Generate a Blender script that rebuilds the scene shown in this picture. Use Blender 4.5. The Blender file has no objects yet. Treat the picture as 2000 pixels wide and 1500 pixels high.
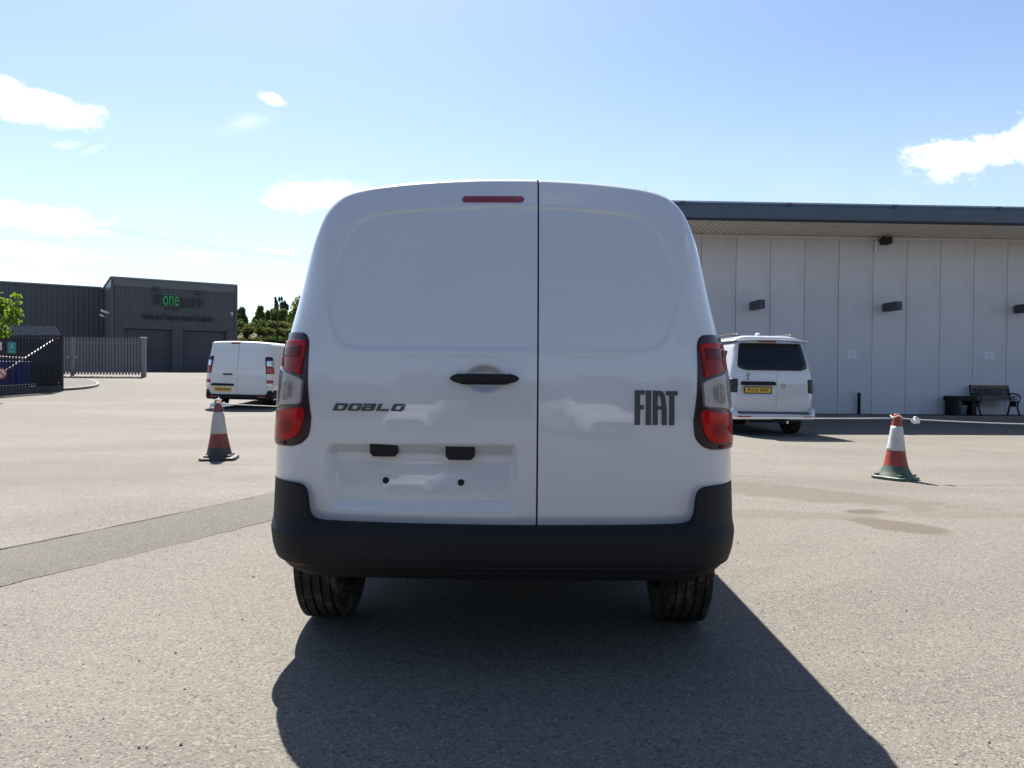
import bpy, bmesh, math, random
import numpy as np
from mathutils import Vector, Matrix

random.seed(7)
rng = np.random.default_rng(11)
S = bpy.context.scene
COL = S.collection
R = math.radians

# ------------------------------------------------------------------ camera
EYE = Vector((0.0, 0.0, 1.10))
FPX = 1450.0                      # focal length in pixels of the 2000 px wide photograph
cam_d = bpy.data.cameras.new('camera')
cam_d.sensor_width = 36.0
cam_d.lens = FPX / 2000.0 * 36.0
cam_d.clip_start = 0.05
cam_d.clip_end = 3000.0
cam = bpy.data.objects.new('camera', cam_d)
COL.objects.link(cam)
CAM_ROT = Matrix.Rotation(R(90 - 0.80), 4, 'X') @ Matrix.Rotation(R(0.42), 4, 'Z')
cam.matrix_world = Matrix.Translation(EYE) @ CAM_ROT
S.camera = cam

# ------------------------------------------------------------------ sky and sun
SUN_T = Vector((0.22, -0.66, -1.0))            # direction the light travels
SUN_EL = math.atan2(1.0, math.hypot(0.22, 0.66))
SUN_AZ = math.atan2(-0.22, 0.66)               # clockwise from +Y
SKY_STRENGTH = 0.05
SUN_STRENGTH = 5.0
S.view_settings.view_transform = 'Standard'
S.view_settings.look = 'None'
S.view_settings.exposure = 1.45
S.view_settings.gamma = 1.0
S.view_settings.use_curve_mapping = False
S.render.engine = 'CYCLES'
S.cycles.max_bounces = 8
S.cycles.transparent_max_bounces = 12
S.cycles.caustics_reflective = False
S.cycles.caustics_refractive = False

world = bpy.data.worlds.new('World')
S.world = world
world.use_nodes = True


class NT:
    """small helper to write node trees compactly"""
    def __init__(self, tree):
        self.t = tree
        self.n = tree.nodes
        self.l = tree.links

    def node(self, typ, **kw):
        nd = self.n.new(typ)
        for k, v in kw.items():
            setattr(nd, k, v)
        return nd

    def put(self, sock, v):
        if isinstance(v, bpy.types.NodeSocket):
            self.l.new(v, sock)
        elif v is not None:
            if hasattr(sock, 'default_value'):
                dv = sock.default_value
                if hasattr(dv, '__len__') and not hasattr(v, '__len__'):
                    v = (v,) * len(dv)
                if hasattr(dv, '__len__') and len(dv) == 4 and len(v) == 3:
                    v = tuple(v) + (1.0,)
                sock.default_value = v

    def math(self, op, a, b=None, c=None, clamp=False):
        nd = self.node('ShaderNodeMath', operation=op, use_clamp=clamp)
        self.put(nd.inputs[0], a)
        if b is not None:
            self.put(nd.inputs[1], b)
        if c is not None:
            self.put(nd.inputs[2], c)
        return nd.outputs[0]

    def ramp(self, v, a, b, lo=0.0, hi=1.0, smooth=True):
        nd = self.node('ShaderNodeMapRange')
        nd.interpolation_type = 'SMOOTHSTEP' if smooth else 'LINEAR'
        nd.clamp = True
        self.put(nd.inputs['Value'], v)
        self.put(nd.inputs['From Min'], a)
        self.put(nd.inputs['From Max'], b)
        self.put(nd.inputs['To Min'], lo)
        self.put(nd.inputs['To Max'], hi)
        return nd.outputs[0]

    def mix(self, f, a, b, mode='MIX'):
        nd = self.node('ShaderNodeMix', data_type='RGBA', blend_type=mode)
        self.put(nd.inputs[0], f)
        self.put(nd.inputs[6], a)
        self.put(nd.inputs[7], b)
        return nd.outputs[2]

    def noise(self, vec, scale, detail=4.0, rough=0.55, dist=0.0):
        nd = self.node('ShaderNodeTexNoise')
        if vec is not None:
            self.put(nd.inputs['Vector'], vec)
        self.put(nd.inputs['Scale'], scale)
        self.put(nd.inputs['Detail'], detail)
        self.put(nd.inputs['Roughness'], rough)
        self.put(nd.inputs['Distortion'], dist)
        return nd.outputs[0]

    def voro(self, vec, scale, feature='F1', out=0, rand=1.0):
        nd = self.node('ShaderNodeTexVoronoi', feature=feature)
        self.put(nd.inputs['Vector'], vec)
        self.put(nd.inputs['Scale'], scale)
        self.put(nd.inputs['Randomness'], rand)
        return nd.outputs[out]

    def vmul(self, vec, s):
        nd = self.node('ShaderNodeVectorMath', operation='MULTIPLY')
        self.put(nd.inputs[0], vec)
        self.put(nd.inputs[1], s)
        return nd.outputs[0]

    def vadd(self, vec, s):
        nd = self.node('ShaderNodeVectorMath', operation='ADD')
        self.put(nd.inputs[0], vec)
        self.put(nd.inputs[1], s)
        return nd.outputs[0]


def build_sky():
    t = NT(world.node_tree)
    t.n.clear()
    out = t.node('ShaderNodeOutputWorld')
    bg = t.node('ShaderNodeBackground')
    bg.inputs['Strength'].default_value = SKY_STRENGTH
    sky = t.node('ShaderNodeTexSky', sky_type='NISHITA')
    sky.sun_disc = False
    sky.sun_elevation = SUN_EL
    sky.sun_rotation = SUN_AZ
    sky.altitude = 60.0
    sky.air_density = 1.0
    sky.dust_density = 0.9
    sky.ozone_density = 1.3
    tc = t.node('ShaderNodeTexCoord').outputs['Generated']
    sep = t.node('ShaderNodeSeparateXYZ')
    t.put(sep.inputs[0], tc)
    x, y, z = sep.outputs
    ysafe = t.math('MAXIMUM', y, 0.05)
    u = t.math('DIVIDE', x, ysafe)
    v = t.math('DIVIDE', z, ysafe)
    front = t.ramp(y, 0.15, 0.35)
    comb = t.node('ShaderNodeCombineXYZ')
    t.put(comb.inputs[0], u)
    t.put(comb.inputs[1], v)
    uv = comb.outputs[0]
    stretched = t.vmul(uv, (1.0, 1.7, 1.0))
    n1 = t.noise(stretched, 9.0, 7.0, 0.58)
    n2 = t.noise(t.vadd(stretched, (3.1, 7.7, 0)), 26.0, 6.0, 0.6)
    n4 = t.noise(t.vadd(stretched, (9.3, 1.2, 0)), 75.0, 5.0, 0.65)
    wob = t.math('ADD', t.math('MULTIPLY', t.math('SUBTRACT', n1, 0.5), 2.0),
                 t.math('MULTIPLY', t.math('SUBTRACT', n2, 0.5), 1.5))
    wob = t.math('ADD', wob, t.math('MULTIPLY', t.math('SUBTRACT', n4, 0.5), 0.8))
    # separate fair-weather clouds: (u, v, half width, half height, tilt, edge softness, opacity)
    clouds = [(-0.640, 0.354, 0.112, 0.027, -0.20, 0.60, 1.0),
              (-0.700, 0.378, 0.060, 0.020, -0.10, 0.60, 0.9),
              (-0.322, 0.364, 0.022, 0.009, -0.3, 0.8, 0.75),
              (-0.665, 0.206, 0.130, 0.020, -0.10, 0.65, 0.95),
              (-0.690, 0.162, 0.140, 0.016, -0.08, 0.8, 0.8),
              (-0.700, 0.135, 0.120, 0.010, -0.05, 0.9, 0.6),
              (-0.262, 0.238, 0.085, 0.024, 0.05, 0.7, 0.9),
              (-0.425, 0.154, 0.030, 0.007, 0.0, 0.8, 0.6),
              (-0.555, 0.152, 0.020, 0.006, 0.0, 0.9, 0.4),
              (-0.318, 0.162, 0.030, 0.005, -0.1, 0.9, 0.4),
              (-0.600, 0.302, 0.022, 0.007, 0.0, 1.0, 0.30),
              (-0.360, 0.335, 0.050, 0.018, 0.25, 1.1, 0.28),
              (-0.560, 0.298, 0.030, 0.006, 0.35, 1.0, 0.25),
              (0.628, 0.302, 0.115, 0.032, 0.20, 0.55, 1.0),
              (0.560, 0.288, 0.050, 0.012, 0.05, 0.8, 0.8),
              (0.715, 0.322, 0.080, 0.038, 0.25, 0.55, 1.0)]
    mask = None
    for (cu, cv, a, b, tilt, soft, op) in clouds:
        du = t.math('SUBTRACT', u, cu)
        dv = t.math('SUBTRACT', v, cv)
        ct, st = math.cos(tilt), math.sin(tilt)
        ru = t.math('ADD', t.math('MULTIPLY', du, ct), t.math('MULTIPLY', dv, st))
        rv = t.math('SUBTRACT', t.math('MULTIPLY', dv, ct), t.math('MULTIPLY', du, st))
        q = t.math('ADD', t.math('POWER', t.math('ABSOLUTE', t.math('DIVIDE', ru, a)), 2.0),
                   t.math('POWER', t.math('ABSOLUTE', t.math('DIVIDE', rv, b)), 2.0))
        q = t.math('ADD', t.math('SQRT', q), wob)
        m = t.math('MULTIPLY', t.ramp(q, 1.08, 0.92 - soft), op)
        mask = m if mask is None else t.math('MAXIMUM', mask, m)
    mask = t.math('MULTIPLY', mask, front)
    # the same kind of clouds, thinly scattered, all round the rest of the sky
    zs = t.math('MAXIMUM', z, 0.04)
    c2 = t.node('ShaderNodeCombineXYZ')
    t.put(c2.inputs[0], t.math('DIVIDE', x, zs))
    t.put(c2.inputs[1], t.math('DIVIDE', y, zs))
    n3 = t.noise(c2.outputs[0], 0.9, 8.0, 0.55)
    rest = t.math('MULTIPLY', t.ramp(n3, 0.60, 0.70), t.ramp(y, 0.10, -0.15))
    rest = t.math('MULTIPLY', rest, t.ramp(z, 0.02, 0.12))
    mask = t.math('MAXIMUM', mask, t.math('MULTIPLY', rest, 0.8))
    # high thin veil, whiter towards the horizon
    veil = t.ramp(z, 0.42, 0.02, 0.0, 0.38)
    veil = t.math('MULTIPLY', veil, t.ramp(n1, 0.2, 0.8, 0.8, 1.15))
    skyt = t.mix(1.0, sky.outputs[0], (1.10, 1.18, 1.26), 'MULTIPLY')
    skyc = t.mix(veil, skyt, (8.4, 9.1, 9.7))
    shade = t.ramp(n2, 0.3, 0.7, 0.92, 1.06)
    cc = t.mix(1.0, (10.6, 10.7, 10.9), shade, 'MULTIPLY')
    col = t.mix(mask, skyc, cc)
    t.l.new(col, bg.inputs['Color'])
    t.l.new(bg.outputs[0], out.inputs['Surface'])


build_sky()

sun_d = bpy.data.lights.new('sun', 'SUN')
sun_d.energy = SUN_STRENGTH
sun_d.angle = R(0.5)
sun_d.color = (1.0, 0.945, 0.86)
sun = bpy.data.objects.new('sun', sun_d)
sun.rotation_euler = SUN_T.to_track_quat('-Z', 'Y').to_euler()
sun.location = (-6, 14, 26)
COL.objects.link(sun)


# ------------------------------------------------------------------ helpers
def tag(o, label=None, cat=None, group=None, kind=None):
    if label:
        o['label'] = label
    if cat:
        o['category'] = cat
    if group:
        o['group'] = group
    if kind:
        o['kind'] = kind
    return o


def empty(name, loc=(0, 0, 0), rz=0.0):
    o = bpy.data.objects.new(name, None)
    o.empty_display_size = 0.3
    o.location = loc
    o.rotation_euler = (0, 0, rz)
    COL.objects.link(o)
    return o


def link(name, me, parent=None, loc=None, rot=None):
    o = bpy.data.objects.new(name, me)
    COL.objects.link(o)
    if parent is not None:
        o.parent = parent
    if loc is not None:
        o.location = loc
    if rot is not None:
        o.rotation_euler = rot
    return o


def copy_tree(o, parent=None):
    c = o.copy()
    COL.objects.link(c)
    c.parent = parent
    for ch in list(o.children):
        copy_tree(ch, c)
    return c


def px(x, y, depth):
    """world point seen at photograph pixel (x, y), at world depth Y"""
    d = CAM_ROT.to_3x3() @ Vector(((x - 1000.0) / FPX, (750.0 - y) / FPX, -1.0))
    return EYE + d * (depth / d.y)


def sstep(a, b, x):
    t = np.clip((np.asarray(x, float) - a) / (b - a), 0, 1)
    return t * t * (3 - 2 * t)


def gz(x, y):
    """height of the yard"""
    left = 1.0 - sstep(-4.0, 2.0, x)
    up = np.interp(y, [20, 24, 28, 37, 46, 60], [0, 0.09, 0.31, 0.80, 1.0, 1.02])
    right = -0.17 * sstep(2.0, 5.5, x) * sstep(4.0, 14.0, y)
    return up * left + right


def gzf(x, y):
    return float(gz(x, y))


class MB:
    """collects faces and links them as ONE mesh object"""
    def __init__(self):
        self.v, self.f, self.m = [], [], []

    def add(self, verts, faces, mi=0, M=None):
        b = len(self.v)
        for p in verts:
            p = Vector(p)
            self.v.append(tuple(M @ p) if M is not None else tuple(p))
        for f in faces:
            self.f.append(tuple(i + b for i in f))
            self.m.append(mi)

    def box(self, c, s, mi=0, M=None, bev=0.0):
        hx, hy, hz = s[0] / 2, s[1] / 2, s[2] / 2
        if bev <= 0:
            vs = [(c[0] + i * hx, c[1] + j * hy, c[2] + k * hz) for i in (-1, 1) for j in (-1, 1) for k in (-1, 1)]
            fs = [(0, 1, 3, 2), (4, 6, 7, 5), (0, 4, 5, 1), (2, 3, 7, 6), (0, 2, 6, 4), (1, 5, 7, 3)]
            self.add(vs, fs, mi, M)
            return
        bm = bmesh.new()
        bmesh.ops.create_cube(bm, size=1.0)
        for v in bm.verts:
            v.co = Vector((c[0] + v.co.x * s[0], c[1] + v.co.y * s[1], c[2] + v.co.z * s[2]))
        bmesh.ops.bevel(bm, geom=bm.edges[:], offset=bev, segments=2, affect='EDGES', profile=0.5)
        bm.verts.index_update()
        self.add([v.co for v in bm.verts], [[v.index for v in f.verts] for f in bm.faces], mi, M)
        bm.free()

    def tube(self, pts, r, seg=8, mi=0, caps=True, M=None, flat=None):
        pts = [Vector(p) for p in pts]
        n = len(pts)
        rs = r if hasattr(r, '__len__') else [r] * n
        vs, fs = [], []
        up = None
        for i, p in enumerate(pts):
            d = (pts[min(i + 1, n - 1)] - pts[max(i - 1, 0)]).normalized()
            if up is None:
                up = Vector((0, 0, 1)) if abs(d.z) < 0.9 else Vector((0, 1, 0))
            a = d.cross(up).normalized()
            b = a.cross(d).normalized()
            for k in range(seg):
                t = 2 * math.pi * k / seg
                vs.append(p + a * (math.cos(t) * rs[i]) + b * (math.sin(t) * rs[i]))
        for i in range(n - 1):
            for k in range(seg):
                k2 = (k + 1) % seg
                fs.append((i * seg + k, i * seg + k2, (i + 1) * seg + k2, (i + 1) * seg + k))
        if caps:
            fs.append(tuple(range(seg - 1, -1, -1)))
            fs.append(tuple((n - 1) * seg + k for k in range(seg)))
        self.add(vs, fs, mi, M)

    def lathe(self, prof, seg=24, mi=0, M=None, close=False):
        """prof: list of (r, z) turned about Z"""
        n = len(prof)
        vs, fs = [], []
        for (r, z) in prof:
            for k in range(seg):
                t = 2 * math.pi * k / seg
                vs.append((r * math.cos(t), r * math.sin(t), z))
        for i in range(n - 1):
            for k in range(seg):
                k2 = (k + 1) % seg
                fs.append((i * seg + k, i * seg + k2, (i + 1) * seg + k2, (i + 1) * seg + k))
        if close:
            fs.append(tuple(range(seg - 1, -1, -1)))
            fs.append(tuple((n - 1) * seg + k for k in range(seg)))
        self.add(vs, fs, mi, M)

    def prism(self, poly, y0, y1, mi=0, M=None):
        """poly of (x, z) extruded from y0 to y1"""
        n = len(poly)
        vs = [(p[0], y0, p[1]) for p in poly] + [(p[0], y1, p[1]) for p in poly]
        fs = [tuple(range(n)), tuple(range(2 * n - 1, n - 1, -1))]
        for i in range(n):
            j = (i + 1) % n
            fs.append((j, i, n + i, n + j))
        self.add(vs, fs, mi, M)

    def mesh(self, name, mats, smooth=False, fix=True):
        me = bpy.data.meshes.new(name)
        me.from_pydata([tuple(p) for p in self.v], [], self.f)
        for m in (mats if isinstance(mats, (list, tuple)) else [mats]):
            me.materials.append(m)
        me.polygons.foreach_set('material_index', self.m)
        if fix:
            bm = bmesh.new()
            bm.from_mesh(me)
            bmesh.ops.recalc_face_normals(bm, faces=bm.faces[:])
            bm.to_mesh(me)
            bm.free()
        if smooth:
            me.polygons.foreach_set('use_smooth', [True] * len(me.polygons))
        me.update()
        return me

    def build(self, name, mats, parent=None, smooth=False, sharp=None, loc=None, rot=None, fix=True):
        me = self.mesh(name, mats, smooth, fix)
        if sharp is not None:
            me.polygons.foreach_set('use_smooth', [True] * len(me.polygons))
            bm = bmesh.new()
            bm.from_mesh(me)
            for e in bm.edges:
                if len(e.link_faces) == 2 and e.calc_face_angle(0) > R(sharp):
                    e.smooth = False
            bm.to_mesh(me)
            bm.free()
        return link(name, me, parent, loc, rot)


def grid_obj(name, P, mat, parent=None, smooth=True, flip=False):
    """P: rows x cols x 3 array of points"""
    r, c = P.shape[:2]
    me = bpy.data.meshes.new(name)
    idx = np.arange(r * c).reshape(r, c)
    q = np.stack([idx[:-1, :-1], idx[:-1, 1:], idx[1:, 1:], idx[1:, :-1]], -1).reshape(-1, 4)
    if flip:
        q = q[:, ::-1]
    me.from_pydata(P.reshape(-1, 3).tolist(), [], q.tolist())
    me.materials.append(mat)
    if smooth:
        me.polygons.foreach_set('use_smooth', [True] * len(me.polygons))
    me.update()
    return link(name, me, parent)


def text_mesh(s, size, depth, spacing=1.0, bold=0.0):
    cu = bpy.data.curves.new('lettering', 'FONT')
    cu.body = s
    cu.size = size
    cu.extrude = depth
    cu.offset = bold
    cu.space_character = spacing
    cu.resolution_u = 4
    ob = bpy.data.objects.new('lettering', cu)
    COL.objects.link(ob)
    me = bpy.data.meshes.new_from_object(ob)
    bpy.data.objects.remove(ob)
    bpy.data.curves.remove(cu)
    return me


def text_fit(name, s, mat, parent, x0, x1, z0, z1, y, depth=0.004, bold=0.0):
    """flat lettering standing in the XZ plane, read from -Y, fitted to a rectangle"""
    me = text_mesh(s, 1.0, 0.5, 1.06 if bold else 1.0, bold)
    n = len(me.vertices)
    co = np.empty(n * 3)
    me.vertices.foreach_get('co', co)
    co = co.reshape(-1, 3)
    mn, mx = co.min(0), co.max(0)
    X = x0 + (co[:, 0] - mn[0]) / (mx[0] - mn[0]) * (x1 - x0)
    Z = z0 + (co[:, 1] - mn[1]) / (mx[1] - mn[1]) * (z1 - z0)
    Y = y - (co[:, 2] - mn[2]) / (mx[2] - mn[2]) * depth
    me.vertices.foreach_set('co', np.stack([X, Y, Z], -1).ravel())
    me.materials.clear()
    me.materials.append(mat)
    me.update()
    me.name = name
    return link(name, me, parent)


def chaikin(p, n=2):
    p = [np.array(q, float) for q in p]
    for _ in range(n):
        q = [p[0]]
        for a, b in zip(p[:-1], p[1:]):
            q += [0.75 * a + 0.25 * b, 0.25 * a + 0.75 * b]
        q.append(p[-1])
        p = q
    return np.array(p)


def resample(p, n):
    d = np.r_[0, np.cumsum(np.hypot(*np.diff(p, axis=0).T))]
    s = np.linspace(0, d[-1], n)
    return np.stack([np.interp(s, d, p[:, 0]), np.interp(s, d, p[:, 1])], -1)


def poly_sdf(x, z, poly):
    """signed distance (negative inside) to a closed polygon"""
    p = np.array(poly, float)
    q = np.roll(p, -1, axis=0)
    best = np.full(x.shape, 1e9)
    inside = np.zeros(x.shape, bool)
    for a, b in zip(p, q):
        e = b - a
        wx, wz = x - a[0], z - a[1]
        t = np.clip((wx * e[0] + wz * e[1]) / (e @ e + 1e-12), 0, 1)
        best = np.minimum(best, np.hypot(wx - t * e[0], wz - t * e[1]))
        c = ((a[1] > z) != (b[1] > z)) & (x < (b[0] - a[0]) * (z - a[1]) / (b[1] - a[1] + 1e-12) + a[0])
        inside ^= c
    return np.where(inside, -best, best)


def rounded(poly, n=2):
    """round the corners of a closed polygon"""
    p = [np.array(q, float) for q in poly]
    for _ in range(n):
        q = []
        for a, b in zip(p, p[1:] + p[:1]):
            q += [0.78 * a + 0.22 * b, 0.22 * a + 0.78 * b]
        p = q
    return [tuple(q) for q in p]


def corner_round(poly, r, k=5):
    """replace each corner with a small arc of reach r"""
    out = []
    n = len(poly)
    for i in range(n):
        a = np.array(poly[i - 1], float)
        b = np.array(poly[i], float)
        c = np.array(poly[(i + 1) % n], float)
        ra = min(r, 0.49 * np.linalg.norm(a - b))
        rc = min(r, 0.49 * np.linalg.norm(c - b))
        p0 = b + (a - b) / np.linalg.norm(a - b) * ra
        p1 = b + (c - b) / np.linalg.norm(c - b) * rc
        for j in range(k + 1):
            t = j / k
            out.append(tuple((1 - t) ** 2 * p0 + 2 * t * (1 - t) * b + t * t * p1))
    return out



# ------------------------------------------------------------------ materials
def material(name, col, rough=0.5, metal=0.0, coat=0.0, var=0.0, vscale=6.0, bump=0.0, bscale=60.0,
             spec=0.5, dirt=None, coat_rough=0.04, objvar=0.0):
    m = bpy.data.materials.new(name)
    m.use_nodes = True
    t = NT(m.node_tree)
    b = t.n['Principled BSDF']
    b.inputs['Roughness'].default_value = rough
    b.inputs['Metallic'].default_value = metal
    b.inputs['Coat Weight'].default_value = coat
    b.inputs['Coat Roughness'].default_value = coat_rough
    b.inputs['Specular IOR Level'].default_value = spec
    tc = t.node('ShaderNodeTexCoord').outputs['Object']
    c = tuple(col) + (1.0,)
    if var > 0:
        n = t.noise(tc, vscale, 5.0, 0.6)
        f = t.ramp(n, 0.25, 0.75, 1 - var, 1 + var)
        csock = t.mix(1.0, c, f, 'MULTIPLY')
    else:
        csock = None
    if objvar > 0:
        oi = t.node('ShaderNodeObjectInfo').outputs['Random']
        f = t.ramp(oi, 0.0, 1.0, 1 - objvar, 1 + objvar, False)
        csock = t.mix(1.0, csock if csock is not None else c, f, 'MULTIPLY')
    if dirt is not None:
        dcol, amt, sc = dirt
        n = t.noise(t.vmul(tc, (1, 1, 0.5)), sc, 6.0, 0.65)
        f = t.ramp(n, 0.48, 0.72, 0.0, amt)
        csock = t.mix(f, csock if csock is not None else c, dcol)
        t.put(b.inputs['Roughness'], t.ramp(n, 0.4, 0.75, rough, min(1.0, rough + 0.25)))
    if csock is not None:
        t.l.new(csock, b.inputs['Base Color'])
    else:
        b.inputs['Base Color'].default_value = c
    if bump > 0:
        n = t.noise(tc, bscale, 4.0, 0.6)
        bp = t.node('ShaderNodeBump')
        bp.inputs['Strength'].default_value = bump
        bp.inputs['Distance'].default_value = 0.01
        t.l.new(n, bp.inputs['Height'])
        t.l.new(bp.outputs[0], b.inputs['Normal'])
    return m


def lens_material(name, tint, clear=0.75, rough=0.03):
    """tinted clear plastic: see-through colour plus a glossy skin"""
    m = bpy.data.materials.new(name)
    m.use_nodes = True
    t = NT(m.node_tree)
    t.n.clear()
    out = t.node('ShaderNodeOutputMaterial')
    tr = t.node('ShaderNodeBsdfTransparent')
    tr.inputs[0].default_value = tuple(tint) + (1,)
    df = t.node('ShaderNodeBsdfDiffuse')
    df.inputs[0].default_value = tuple(0.75 * c for c in tint) + (1,)
    gl = t.node('ShaderNodeBsdfGlossy')
    gl.inputs['Roughness'].default_value = rough
    m1 = t.node('ShaderNodeMixShader')
    m1.inputs[0].default_value = 1 - clear
    t.l.new(tr.outputs[0], m1.inputs[1])
    t.l.new(df.outputs[0], m1.inputs[2])
    fr = t.node('ShaderNodeFresnel')
    fr.inputs['IOR'].default_value = 1.32
    m2 = t.node('ShaderNodeMixShader')
    t.l.new(fr.outputs[0], m2.inputs[0])
    t.l.new(m1.outputs[0], m2.inputs[1])
    t.l.new(gl.outputs[0], m2.inputs[2])
    t.l.new(m2.outputs[0], out.inputs['Surface'])
    return m


def leaf_material(name, a, b, trans=0.45):
    m = bpy.data.materials.new(name)
    m.use_nodes = True
    t = NT(m.node_tree)
    t.n.clear()
    out = t.node('ShaderNodeOutputMaterial')
    geo = t.node('ShaderNodeNewGeometry')
    rnd = geo.outputs['Random Per Island']
    tc = t.node('ShaderNodeTexCoord').outputs['Object']
    n = t.noise(tc, 0.8, 3.0)
    f = t.math('ADD', t.math('MULTIPLY', rnd, 0.6), t.math('MULTIPLY', n, 0.5))
    col = t.mix(t.ramp(f, 0.15, 0.95), tuple(a) + (1,), tuple(b) + (1,))
    d = t.node('ShaderNodeBsdfDiffuse')
    t.l.new(col, d.inputs[0])
    tl = t.node('ShaderNodeBsdfTranslucent')
    tcol = t.mix(1.0, col, (1.25, 1.35, 0.55, 1), 'MULTIPLY')
    t.l.new(tcol, tl.inputs[0])
    gl = t.node('ShaderNodeBsdfGlossy')
    gl.inputs['Roughness'].default_value = 0.55
    mx = t.node('ShaderNodeMixShader')
    mx.inputs[0].default_value = trans
    t.l.new(d.outputs[0], mx.inputs[1])
    t.l.new(tl.outputs[0], mx.inputs[2])
    m2 = t.node('ShaderNodeMixShader')
    m2.inputs[0].default_value = 0.015
    t.l.new(mx.outputs[0], m2.inputs[1])
    t.l.new(gl.outputs[0], m2.inputs[2])
    t.l.new(m2.outputs[0], out.inputs['Surface'])
    return m


def asphalt(name, base, dark, scale_mul=1.0, stains=(), grit=1.0):
    m = bpy.data.materials.new(name)
    m.use_nodes = True
    t = NT(m.node_tree)
    b = t.n['Principled BSDF']
    b.inputs['Specular IOR Level'].default_value = 0.25
    tc = t.node('ShaderNodeTexCoord').outputs['Object']
    big = t.noise(t.vmul(tc, (0.45, 1.0, 1.0)), 0.36, 7.0, 0.62, 0.6)
    mid = t.noise(tc, 1.7, 6.0, 0.62, 0.4)
    fine = t.noise(tc, 85.0, 5.0, 0.7)
    grain = t.noise(tc, 260.0, 3.0, 0.7)
    cell = t.voro(tc, 130.0, 'F1', 0)
    cellc = t.node('ShaderNodeTexVoronoi', feature='F1')
    t.put(cellc.inputs['Vector'], tc)
    cellc.inputs['Scale'].default_value = 120.0
    rgb = t.node('ShaderNodeSeparateColor')
    t.l.new(cellc.outputs['Color'], rgb.inputs[0])
    stone = rgb.outputs[0]
    col = t.mix(t.ramp(big, 0.32, 0.68), base, tuple(0.70 * c for c in base))
    col = t.mix(t.ramp(mid, 0.30, 0.75, 0.0, 0.55), col, tuple(0.80 * c for c in base))
    # single stones lighter and darker than the binder
    col = t.mix(t.ramp(stone, 0.80, 0.97, 0.0, 0.55 * grit), col, tuple(min(0.62, 1.5 * c) for c in base))
    col = t.mix(t.ramp(stone, 0.22, 0.04, 0.0, 0.60 * grit), col, dark)
    col = t.mix(t.ramp(fine, 0.44, 0.30, 0.0, 0.75 * grit), col, dark)
    col = t.mix(t.ramp(grain, 0.62, 0.75, 0.0, 0.35), col, tuple(min(0.65, 1.45 * c) for c in base))
    sp = t.noise(t.vadd(tc, (13.0, 5.0, 0)), 17.0, 2.0, 0.5)
    col = t.mix(t.ramp(sp, 0.73, 0.78, 0.0, 0.8), col, tuple(0.4 * c for c in dark))
    sep = t.node('ShaderNodeSeparateXYZ')
    t.put(sep.inputs[0], tc)
    for (cx, cy, a, bb, rot, scol, amt) in stains:
        dx = t.math('SUBTRACT', sep.outputs[0], cx)
        dy = t.math('SUBTRACT', sep.outputs[1], cy)
        c_, s_ = math.cos(rot), math.sin(rot)
        ru = t.math('DIVIDE', t.math('ADD', t.math('MULTIPLY', dx, c_), t.math('MULTIPLY', dy, s_)), a)
        rv = t.math('DIVIDE', t.math('SUBTRACT', t.math('MULTIPLY', dy, c_), t.math('MULTIPLY', dx, s_)), bb)
        q = t.math('SQRT', t.math('ADD', t.math('MULTIPLY', ru, ru), t.math('MULTIPLY', rv, rv)))
        q = t.math('ADD', q, t.math('MULTIPLY', t.math('SUBTRACT', mid, 0.5), 2.4))
        col = t.mix(t.ramp(q, 1.05, 0.62, 0.0, amt), col, scol)
    t.l.new(col, b.inputs['Base Color'])
    t.put(b.inputs['Roughness'], t.ramp(fine, 0.3, 0.7, 0.95, 0.8))
    h = t.math('ADD', t.math('MULTIPLY', fine, 0.8), t.math('MULTIPLY', t.ramp(cell, 0.0, 0.75, 1.0, 0.0), 0.55))
    h = t.math('ADD', h, t.math('MULTIPLY', grain, 0.35))
    bp = t.node('ShaderNodeBump')
    bp.inputs['Strength'].default_value = 0.7
    bp.inputs['Distance'].default_value = 0.005
    t.l.new(h, bp.inputs['Height'])
    t.l.new(bp.outputs[0], b.inputs['Normal'])
    return m


M = {}
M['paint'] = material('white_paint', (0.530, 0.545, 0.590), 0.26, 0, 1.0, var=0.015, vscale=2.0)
M['paint_far'] = material('white_van_paint', (0.66, 0.67, 0.69), 0.35, 0, 0.8, dirt=((0.45, 0.42, 0.38), 0.18, 2.5))
M['gap'] = material('shut_line_dark', (0.012, 0.013, 0.016), 0.7)
M['black_plastic'] = material('black_bumper_plastic', (0.012, 0.012, 0.014), 0.60, spec=0.22, bump=0.15, bscale=500, var=0.12, vscale=3)
M['black_gloss'] = material('black_gloss_plastic', (0.012, 0.012, 0.016), 0.25, spec=0.5)
M['badge'] = material('dark_badge', (0.035, 0.038, 0.052), 0.30, spec=0.5)
M['rubber'] = material('tyre_rubber', (0.022, 0.020, 0.019), 0.85, spec=0.25, dirt=((0.16, 0.125, 0.11), 0.75, 14.0))
M['rim'] = material('wheel_steel', (0.25, 0.25, 0.26), 0.45, 0.8)
M['under'] = material('underbody_dark', (0.010, 0.010, 0.011), 0.8)
M['steel_dark'] = material('exhaust_steel', (0.10, 0.09, 0.085), 0.5, 0.7, dirt=((0.06, 0.04, 0.03), 0.6, 8))
M['lamp_house'] = material('lamp_housing', (0.022, 0.004, 0.009), 0.22, spec=0.3, coat=0.15)
M['reflector'] = material('lamp_reflector', (0.78, 0.78, 0.78), 0.22, 0.9)
M['lens_red'] = lens_material('red_lens', (0.86, 0.018, 0.030), 0.66)
M['lens_red_deep'] = lens_material('deep_red_lens', (0.30, 0.008, 0.02), 0.55)
M['lens_clear'] = lens_material('clear_lens', (0.88, 0.83, 0.85), 0.80)
M['reflector_matte'] = material('matte_lamp_reflector', (0.74, 0.68, 0.69), 0.35, 0.15)
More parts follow.
